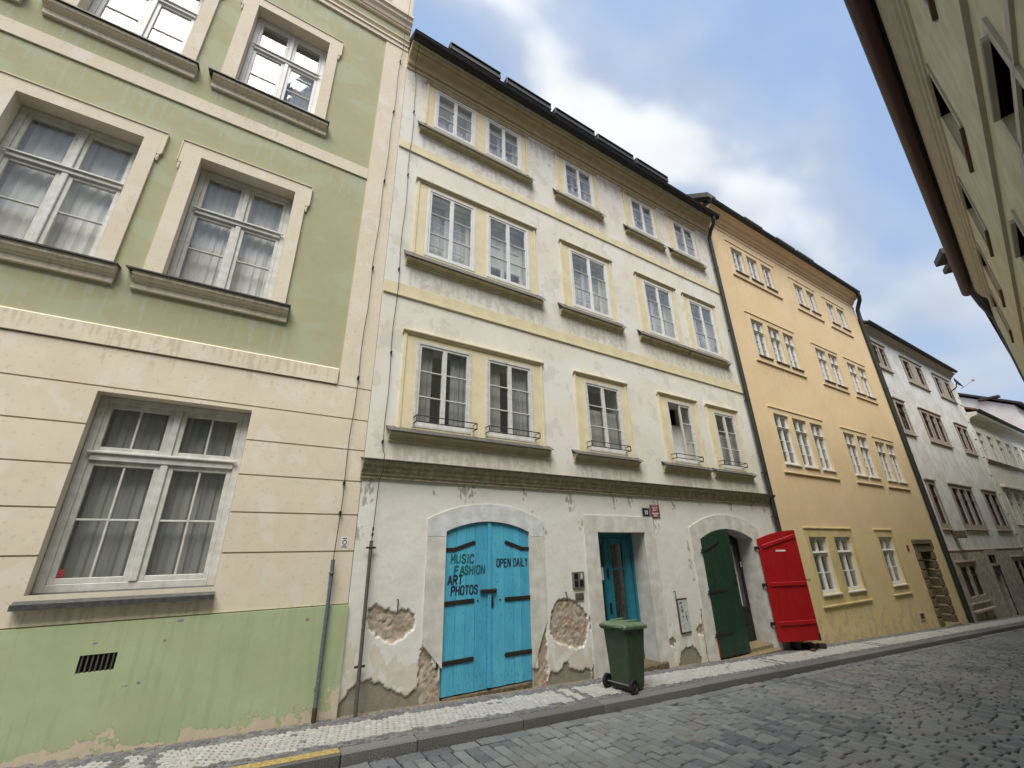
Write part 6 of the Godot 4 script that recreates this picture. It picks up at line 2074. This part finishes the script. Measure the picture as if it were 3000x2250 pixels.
# ------------------------------------------------------------------ wheelie bin
func bin() -> void:
	var c := Vector3(5.53, 0, 0.745)
	c.y = gy(c.x)
	var b := thing("wheelie_bin", "dark green two-wheeled plastic rubbish bin standing on the pavement by the kerb", "bin", c, "", 0.13)
	woff[b] = Vector3.ZERO
	# local: x towards the front of the bin, z across it; wheels at -x
	var mb := MB.new()
	var rings := []
	var lv := [[0.03, -0.17, 0.16, 0.175], [0.10, -0.185, 0.175, 0.185], [0.30, -0.20, 0.20, 0.195], [0.60, -0.215, 0.235, 0.212], [0.80, -0.225, 0.26, 0.225], [0.815, -0.245, 0.275, 0.238], [0.86, -0.25, 0.28, 0.24]]
	for l in lv:
		var r := []
		var xc: float = (l[1] + l[2]) / 2
		var hx: float = (l[2] - l[1]) / 2
		var hz: float = l[3]
		var cr := 0.035
		for q in [[1, 1], [-1, 1], [-1, -1], [1, -1]]:
			for k in 4:
				var a := (PI / 2) * (k / 3.0)
				var d: Vector2
				if q == [1, 1]: d = Vector2(cos(a), sin(a))
				elif q == [-1, 1]: d = Vector2(-sin(a), cos(a))
				elif q == [-1, -1]: d = Vector2(-cos(a), -sin(a))
				else: d = Vector2(sin(a), -cos(a))
				r.append(Vector3(xc + q[0] * (hx - cr) + d.x * cr, l[0], q[1] * (hz - cr) + d.y * cr))
		rings.append(r)
	for i in rings.size() - 1:
		var n: int = rings[i].size()
		for k in n:
			mb.quad(rings[i][k], rings[i][(k + 1) % n], rings[i + 1][(k + 1) % n], rings[i + 1][k])
	var bot: Array = rings[0]
	for k in range(1, bot.size() - 1): mb.tri(bot[0], bot[k + 1], bot[k])
	# ribs on the sides, foot bar across the back
	for s in [-1.0, 1.0]:
		for xx in [-0.1, 0.12]:
			mb.hexa([Vector3(xx - 0.012, 0.66, s * 0.205), Vector3(xx + 0.012, 0.66, s * 0.205), Vector3(xx + 0.012, 0.8, s * 0.238), Vector3(xx - 0.012, 0.8, s * 0.238),
				Vector3(xx - 0.012, 0.66, s * 0.19), Vector3(xx + 0.012, 0.66, s * 0.19), Vector3(xx + 0.012, 0.8, s * 0.2), Vector3(xx - 0.012, 0.8, s * 0.2)])
	obj("body", mb, M.bin, b)
	var fb := MB.new()
	fb.cbox(-0.20, -0.14, 0.035, 0.10, -0.17, 0.17, 0.012)
	obj("foot_plate", fb, M.rubber, b)
	# lid: low dome with a lip all round and a raised middle
	var lb := MB.new()
	var top := []
	var lr := [[0.862, 0.0, 0.0], [0.835, 0.022, 0.02], [0.868, 0.026, 0.024], [0.885, 0.018, 0.016], [0.905, -0.02, -0.02], [0.918, -0.09, -0.09], [0.922, -0.2, -0.2]]
	for l in lr:
		var r := []
		var hx: float = 0.27 + l[1]
		var hz: float = 0.24 + l[2]
		var cr := minf(0.045, minf(hx, hz) * 0.9)
		for q in [[1, 1], [-1, 1], [-1, -1], [1, -1]]:
			for k in 4:
				var a := (PI / 2) * (k / 3.0)
				var d: Vector2
				if q == [1, 1]: d = Vector2(cos(a), sin(a))
				elif q == [-1, 1]: d = Vector2(-sin(a), cos(a))
				elif q == [-1, -1]: d = Vector2(-cos(a), -sin(a))
				else: d = Vector2(sin(a), -cos(a))
				var px: float = 0.015 + q[0] * (hx - cr) + d.x * cr
				r.append(Vector3(px, l[0] - maxf(0, px) * 0.1, q[1] * (hz - cr) + d.y * cr))
		top.append(r)
	for i in top.size() - 1:
		var n: int = top[i].size()
		for k in n:
			lb.quad(top[i][k], top[i][(k + 1) % n], top[i + 1][(k + 1) % n], top[i + 1][k])
	var cap: Array = top[-1]
	for k in range(1, cap.size() - 1): lb.tri(cap[0], cap[k], cap[k + 1])
	lb.cbox(-0.12, 0.2, 0.905, 0.932, -0.15, -0.12, 0.008)
	lb.cbox(-0.12, 0.2, 0.905, 0.932, 0.12, 0.15, 0.008)
	lb.cbox(0.27, 0.32, 0.80, 0.832, -0.16, 0.16, 0.01)
	obj("lid", lb, M.bin_lid, b)
	var hb := MB.new()
	hb.tube([Vector3(-0.24, 0.85, -0.2), Vector3(-0.31, 0.86, -0.2), Vector3(-0.31, 0.86, 0.2), Vector3(-0.24, 0.85, 0.2)], 0.016, 10)
	hb.cbox(-0.30, -0.22, 0.82, 0.875, -0.215, -0.185, 0.008)
	hb.cbox(-0.30, -0.22, 0.82, 0.875, 0.185, 0.215, 0.008)
	hb.cbox(-0.30, -0.22, 0.82, 0.875, -0.015, 0.015, 0.008)
	obj("handle", hb, M.bin, b)
	var ab := MB.new()
	ab.tube([Vector3(-0.19, 0.1, -0.25), Vector3(-0.19, 0.1, 0.25)], 0.011, 8)
	obj("axle", ab, M.steel, b)
	for s in [-1.0, 1.0]:
		var wb := MB.new()
		var o := Vector3(-0.19, 0.1, s * 0.245)
		wb.lathe(o, Vector3(0, 0, s), [Vector2(0.068, -0.022), Vector2(0.09, -0.024), Vector2(0.099, -0.016), Vector2(0.1, 0.0), Vector2(0.099, 0.016), Vector2(0.09, 0.024), Vector2(0.068, 0.022)], 28)
		var wo := obj("wheel", wb, M.rubber, b)
		var rb := MB.new()
		rb.lathe(o, Vector3(0, 0, s), [Vector2(0.069, 0.018), Vector2(0.062, 0.02), Vector2(0.055, 0.008), Vector2(0.03, 0.01), Vector2(0.028, 0.022), Vector2(0.0, 0.024)], 24)
		rb.lathe(o, Vector3(0, 0, -s), [Vector2(0.069, 0.018), Vector2(0.055, 0.008), Vector2(0.0, 0.01)], 24)
		obj("rim", rb, M.rim, wo)

# ------------------------------------------------------------------ small things on the walls and the pavement
func plate(called: String, label: String, x0: float, x1: float, y0: float, y1: float, z: float, m: Material, rows: Array) -> void:
	var t := thing(called, label, "sign", Vector3((x0 + x1) / 2, y0, z), "")
	var mb := MB.new()
	mb.cbox(x0, x1, y0, y1, z, z + 0.008, 0.003)
	var bd := obj("plate", mb, m, t)
	var rim := MB.new()
	rim.ring(x0 + 0.008, x1 - 0.008, y0 + 0.008, y1 - 0.008, 0.005, z + 0.0079, z + 0.0095, 0.0005)
	obj("border", rim, M.enamel_white, bd)
	for r in rows:
		var tm := text_mesh(r[0], r[1], r[3] if r.size() > 3 else "Droid Serif")
		var o := obj("lettering", tm, M.enamel_white, t, Vector3((x0 + x1) / 2, r[2], z + 0.0095))
		var wd := tm.get_aabb().size.x
		if r.size() > 4 and wd > 0: o.scale = Vector3(r[4] / wd, 1, 1)

func small_things() -> void:
	plate("house_number_plate", "small dark blue enamel number plate reading 10 beside the red plate", 7.12, 7.345, 0.635, 0.82, 0.012, M.enamel_blue, [["10", 0.085, 0.725, "Droid Serif", 0.10]])
	plate("house_number_plate", "red enamel plate reading 357 next to the small blue plate", 7.36, 7.66, 0.635, 0.89, 0.012, M.enamel_red, [["357", 0.09, 0.80, "Droid Serif", 0.17], ["MALÁ STRANA", 0.03, 0.71, "Droid Sans", 0.2], ["PRAHA 1", 0.028, 0.672, "Droid Sans", 0.12]])
	plate("house_number_plate", "small red plate on the yellow house left of its stone door", 20.3, 20.5, -0.23, -0.02, 0.01, M.enamel_red, [])
	plate("house_number_plate", "small brown-red plate on the yellow house right of its stone door", 22.78, 22.95, -0.18, 0.01, 0.01, M.enamel_red, [])
	# intercom
	var t := thing("intercom", "grey steel intercom panel with four dark fields left of the teal door", "intercom", Vector3(5.3, -0.6, 0))
	var mb := MB.new()
	mb.cbox(5.165, 5.425, -0.60, -0.335, -0.01, 0.03, 0.006)
	obj("housing", mb, M.steel, t)
	for i in 4:
		var fb := MB.new()
		var x := 5.195 + (i % 2) * 0.115
		var y := -0.575 + int(i / 2) * 0.115
		fb.cbox(x, x + 0.085, y, y + 0.1, 0.0295, 0.034, 0.002)
		var fo := obj("panel", fb, M.black if i != 3 else M.steel, t)
		if i == 3:
			for k in 5:
				var bb := MB.new()
				bb.cbox(x + 0.03, x + 0.07, y + 0.01 + k * 0.017, y + 0.022 + k * 0.017, 0.034, 0.037, 0.001)
				obj("button", bb, M.paper, fo)
	var t2 := thing("wall_box", "small dark metal plate under the intercom panel", "wall box", Vector3(5.3, -0.78, 0))
	var m2 := MB.new()
	m2.cbox(5.215, 5.395, -0.785, -0.675, -0.01, 0.02, 0.005)
	m2.cbox(5.235, 5.375, -0.765, -0.695, 0.0195, 0.024, 0.002)
	obj("cover", m2, M.pipe_grey, t2)
	# noticeboard
	var nb := thing("notice_board", "white weathered notice board in a thin frame beside the green door", "notice board", Vector3(7.95, -1.55, 0))
	var n1 := MB.new()
	n1.cbox(7.80, 8.09, -1.52, -0.95, 0.012, 0.028, 0.004)
	var nbo := obj("board", n1, M.board, nb)
	var n2 := MB.new()
	n2.cbox(7.78, 7.799, -1.54, -0.93, 0.0, 0.036, 0.004)
	n2.cbox(7.80, 8.10, -1.545, -1.522, 0.0, 0.03, 0.004)
	n2.cbox(7.79, 8.09, -0.945, -0.925, 0.0, 0.034, 0.004)
	obj("frame", n2, M.brown_wood, nb)
	var n3 := MB.new()
	n3.cbox(7.985, 8.0, -1.27, -1.17, 0.0281, 0.0295, 0.0005)
	n3.cbox(8.0, 8.015, -1.33, -1.24, 0.0281, 0.0295, 0.0005)
	n3.cbox(7.885, 7.91, -1.27, -1.23, 0.0281, 0.0295, 0.0005)
	obj("flash_mark", n3, M.ink, nbo)
	var n4 := MB.new()
	n4.cbox(7.87, 7.93, -1.17, -1.12, 0.0281, 0.029, 0.0005)
	n4.cbox(7.87, 7.92, -1.10, -1.06, 0.0281, 0.029, 0.0005)
	n4.cbox(7.84, 7.93, -1.02, -0.985, 0.0281, 0.029, 0.0005)
	obj("faded_print", n4, M.zinc, nbo)
	for hk in [[2.08, -0.62, "above the heart-shaped plaster hole"], [5.0, -0.70, "above the round plaster hole"], [7.76, -0.84, "at the notice board corner"]]:
		var k := thing("wall_hook", "bent black iron hook in the white wall " + hk[2], "hook", Vector3(hk[0], hk[1], 0))
		var kb := MB.new()
		kb.tube([Vector3(hk[0], hk[1] + 0.05, -0.02), Vector3(hk[0], hk[1] + 0.05, 0.035), Vector3(hk[0], hk[1] - 0.02, 0.04), Vector3(hk[0] + 0.008, hk[1] - 0.09, 0.02)], 0.008, 6)
		obj("rod", kb, M.rust_iron, k)
	# lightning conductors: pipe, clamps and the wire climbing the facade
	var lc := thing("lightning_conductor", "grey zinc conductor pipe and thin wire on the green house corner", "conductor", Vector3(1.16, gy(1.2), 0.08), "lightning conductors beside the house joint")
	var p1 := MB.new()
	p1.tube([Vector3(1.165, gy(1.16), 0.085), Vector3(1.165, -0.04, 0.06)], 0.024, 10)
	obj("pipe", p1, M.zinc, lc)
	var p1b := MB.new()
	p1b.tube([Vector3(1.165, gy(1.16), 0.085), Vector3(1.165, gy(1.16) + 0.14, 0.083)], 0.028, 10)
	obj("rusty_foot", p1b, M.brown_wood, lc)
	for y in [-0.2, -1.45]:
		var cb := MB.new()
		cb.cbox(1.135, 1.195, y - 0.012, y + 0.012, 0.02, 0.1, 0.004)
		obj("clamp", cb, M.zinc, lc)
	var w1 := MB.new()
	var pts := [Vector3(1.165, -0.05, 0.06)]
	for i in 30:
		var y := 0.3 + i * 0.44
		pts.append(Vector3(1.18 + 0.012 * sin(i * 1.7) + i * 0.004, y, 0.035 if y < 10.3 else 0.1 if y < 11.2 else 0.24))
	w1.tube(pts, 0.0055, 6)
	obj("wire", w1, M.black_metal, lc)
	for y in [0.55, 0.95, 2.55, 4.6, 6.6, 8.5, 10.1]:
		var hb := MB.new()
		hb.cham(Vector3(1.18 + y * 0.009, y, 0.025), Basis.IDENTITY, Vector3(0.014, 0.022, 0.03), 0.004)
		obj("wire_holder", hb, M.black_metal, lc)
	var lc2 := thing("lightning_conductor", "rusty dark conductor pipe and wire on the white house beside the blue door", "conductor", Vector3(1.63, gy(1.63), 0.07), "lightning conductors beside the house joint")
	var p2 := MB.new()
	p2.tube([Vector3(1.63, gy(1.63), 0.10), Vector3(1.635, 0.19, 0.05)], 0.023, 10)
	obj("pipe", p2, M.pipe_grey, lc2)
	for y in [0.10, -1.29]:
		var cb := MB.new()
		cb.cbox(1.57, 1.70, y - 0.012, y + 0.012, 0.05, 0.075, 0.004)
		cb.cbox(1.625, 1.645, y - 0.01, y + 0.01, -0.02, 0.06, 0.003)
		obj("clamp", cb, M.rust_iron, lc2)
	var w2 := MB.new()
	var pts2 := [Vector3(1.635, 0.15, 0.05), Vector3(1.645, 0.31, 0.05), Vector3(1.66, 1.0, 0.06), Vector3(1.665, 1.12, 0.2), Vector3(1.665, 1.36, 0.21), Vector3(1.67, 1.5, 0.05)]
	for i in 20:
		pts2.append(Vector3(1.67 + 0.015 * sin(i * 1.3), 2.0 + i * 0.4, 0.03))
	pts2.append(Vector3(1.58, 10.15, 0.1)); pts2.append(Vector3(1.56, 10.4, 0.42))
	w2.tube(pts2, 0.0055, 6)
	obj("wire", w2, M.black_metal, lc2)
	var kn := MB.new()
	kn.tube([Vector3(1.64, 0.24, 0.05), Vector3(1.641, 0.27, 0.05), Vector3(1.643, 0.30, 0.05)], [0.008, 0.016, 0.008], 8)
	kn.tube([Vector3(1.643, 0.31, 0.05), Vector3(1.644, 0.34, 0.05), Vector3(1.646, 0.37, 0.05)], [0.008, 0.014, 0.008], 8)
	obj("test_joint", kn, M.rust_iron, lc2)
	for y in [1.6, 3.1, 4.75, 7.0, 8.8]:
		var hb := MB.new()
		hb.cham(Vector3(1.67, y, 0.02), Basis.IDENTITY, Vector3(0.014, 0.022, 0.025), 0.004)
		obj("wire_holder", hb, M.black_metal, lc2)
	# sticker on the green house corner
	var st := thing("wall_sticker", "small white sticker with a blue ring on the cream pilaster", "sticker", Vector3(1.29, 0.12, 0.0))
	var sb := MB.new()
	sb.cbox(1.25, 1.335, 0.11, 0.235, 0.0005, 0.004, 0.001)
	var sbo := obj("sheet", sb, M.paper, st)
	var rg := MB.new()
	var rp := []
	for i in 17: rp.append(Vector3(1.292 + cos(TAU * i / 16) * 0.026, 0.175 + sin(TAU * i / 16) * 0.026, 0.005))
	rg.tube(rp, 0.004, 6)
	rg.cbox(1.262, 1.32, 0.217, 0.227, 0.004, 0.0052, 0.0004)
	rg.cbox(1.262, 1.32, 0.12, 0.13, 0.004, 0.0052, 0.0004)
	obj("ring_mark", rg, M.enamel_blue, sbo)
	# loose timber below the red leaf
	var tl := [[Vector3(12.05, 0, 0.22), 0.5, 0.9, "short dark plank lying askew under the red door leaf"], [Vector3(12.33, 0, 0.16), 1.0, 0.45, "short brown wood offcut beside the plank under the red door leaf"]]
	for q in tl:
		var p: Vector3 = q[0]
		p.y = gy(p.x) + 0.03
		var o := thing("wood_offcut", q[3], "plank", p, "", q[1])
		woff[o] = Vector3.ZERO
		var ob := MB.new()
		ob.cham(Vector3.ZERO, Basis.IDENTITY, Vector3(q[2] / 2, 0.025, 0.05), 0.006)
		obj("plank", ob, M.brown_wood, o)
	var st2 := thing("door_stone", "rough dark stones propping the foot of the red door leaf", "stone", Vector3(11.9, gy(11.9), 0.1))
	var s2 := MB.new()
	for q in [[11.62, 0.1, 0.12], [11.95, 0.2, 0.16], [12.3, 0.3, 0.1]]:
		s2.cham(Vector3(q[0], gy(q[0]) + 0.05, q[1]), Basis(Vector3(0.3, 1, 0.1).normalized(), q[0] * 3), Vector3(q[2], 0.06, 0.1), 0.025)
	obj("stones", s2, M.dark_wood, st2)
	var lf := thing("dry_leaf", "curled orange leaf lying at the foot of the kerb", "leaf", Vector3(4.85, gy(4.85) - 0.09, 1.17))
	var lb := MB.new()
	for i in 6:
		var a := Vector3(4.80 + i * 0.018, gy(4.85) - 0.085 + 0.012 * sin(i * 1.1), 1.16)
		var b := a + Vector3(0.018, 0.006, 0)
		lb.quad(a, b, b + Vector3(0.004, 0.03, 0.045), a + Vector3(0.002, 0.034, 0.04))
	obj("blade", lb, M.leaf, lf)

# ------------------------------------------------------------------ sky
func make_sky() -> Sky:
	var w := 1024
	var h := 512
	var f := FastNoiseLite.new()
	f.seed = 5; f.noise_type = FastNoiseLite.TYPE_SIMPLEX_SMOOTH; f.frequency = 1.0; f.fractal_octaves = 5; f.fractal_gain = 0.45
	var f2 := FastNoiseLite.new()
	f2.seed = 14; f2.noise_type = FastNoiseLite.TYPE_SIMPLEX_SMOOTH; f2.frequency = 1.0; f2.fractal_octaves = 3
	# broad cloud banks (positive) and blue gaps (negative), by direction
	var lobes := [[Vector3(0.335, 0.866, -0.37), 0.2, 0.6], [Vector3(0.468, 0.794, -0.388), 0.14, 0.35], [Vector3(0.501, 0.825, -0.262), 0.13, -0.75], [Vector3(0.155, 0.88, -0.45), 0.12, -0.45],
		[Vector3(0.677, 0.707, -0.205), 0.12, -0.2], [Vector3(0.719, 0.688, -0.096), 0.1, 0.3], [Vector3(0.654, 0.698, -0.292), 0.1, 0.3], [Vector3(0.811, 0.574, -0.114), 0.12, -0.35], [Vector3(0.56, 0.74, -0.37), 0.1, -0.3]]
	var data := PackedFloat32Array()
	data.resize(w * h * 3)
	var k := 0
	for j in h:
		var th := PI * (j + 0.5) / h
		var y := cos(th)
		var s := sin(th)
		for i in w:
			var ph := TAU * ((i + 0.5) / w - 0.5)
			var d := Vector3(sin(ph) * s, y, -cos(ph) * s)
			var c: Color
			if y < -0.05:
				c = Color(0.28, 0.27, 0.26)
			else:
				var yy := maxf(y, 0.0)
				var q := Vector2(d.x, d.z) / (yy + 0.25)
				var n := f.get_noise_2d(q.x * 1.5 + q.y * 0.8, q.y * 2.6 - q.x * 0.7) + 0.5 * f2.get_noise_2d(q.x * 0.5, q.y * 0.6)
				for l in lobes:
					var dd = (d - l[0]).length_squared()
					n += l[2] * exp(-dd / (l[1] * l[1]))
				var cl := smoothstep(-0.62, 0.7, n + 0.12)
				var blue := Color(0.215, 0.33, 0.55).lerp(Color(0.34, 0.43, 0.55), pow(1.0 - yy, 2.2))
				var white := Color(0.42, 0.465, 0.54).lerp(Color(0.7, 0.715, 0.735), smoothstep(0.6, 1.0, cl) * smoothstep(0.25, 0.75, yy)) * (0.96 + 0.16 * f.get_noise_2d(q.x * 4.5 + 9, q.y * 7))
				white = white.lerp(Color(0.4, 0.455, 0.53), pow(1.0 - yy, 1.6) * 0.85)
				c = blue.lerp(white, clampf(cl * 0.9 + 0.1, 0, 1))
			data[k] = c.r; data[k + 1] = c.g; data[k + 2] = c.b
			k += 3
	var im := Image.create_from_data(w, h, false, Image.FORMAT_RGBF, data.to_byte_array())
	var m := PanoramaSkyMaterial.new()
	m.panorama = ImageTexture.create_from_image(im)
	var sk := Sky.new()
	sk.sky_material = m
	return sk

func _ready() -> void:
	rng.seed = 20240611
	# camera
	var cam := Camera3D.new()
	cam.name = "camera"
	cam_t = Transform3D(Basis(Vector3(0.85111858, -0.01921048, 0.52462189), Vector3(-0.17810885, 0.92949157, 0.32299019), Vector3(-0.49383642, -0.36834275, 0.78768598)), Vector3(0, 0, 6.4))
	cam.transform = cam_t
	cam.fov = 84.143
	cam.near = 0.05
	cam.far = 400.0
	add_child(cam)
	cam.current = true
	# sky, sun behind thin cloud, exposure
	var we := WorldEnvironment.new()
	var e := Environment.new()
	e.background_mode = Environment.BG_SKY
	e.sky = make_sky()
	e.background_energy_multiplier = 0.49
	e.tonemap_mode = Environment.TONE_MAPPER_LINEAR
	e.tonemap_exposure = 3.05
	e.sdfgi_enabled = true
	e.ssao_enabled = true
	e.ssil_enabled = true
	we.environment = e
	add_child(we)
	var sun := DirectionalLight3D.new()
	sun.name = "sun"
	sun.light_energy = 0.5
	sun.light_angular_distance = 38.0
	sun.light_color = Color(1.0, 0.98, 0.945)
	sun.shadow_enabled = true
	add_child(sun)
	sun.look_at_from_position(Vector3(-3.3, 9.7, 4.8), Vector3.ZERO, Vector3.UP)
	make_noises()
	make_materials()
	ground()
	green_house()
	white_house()
	yellow_house()
	grey_house()
	cream_house()
	opposite_houses()
	bin()
	small_things()
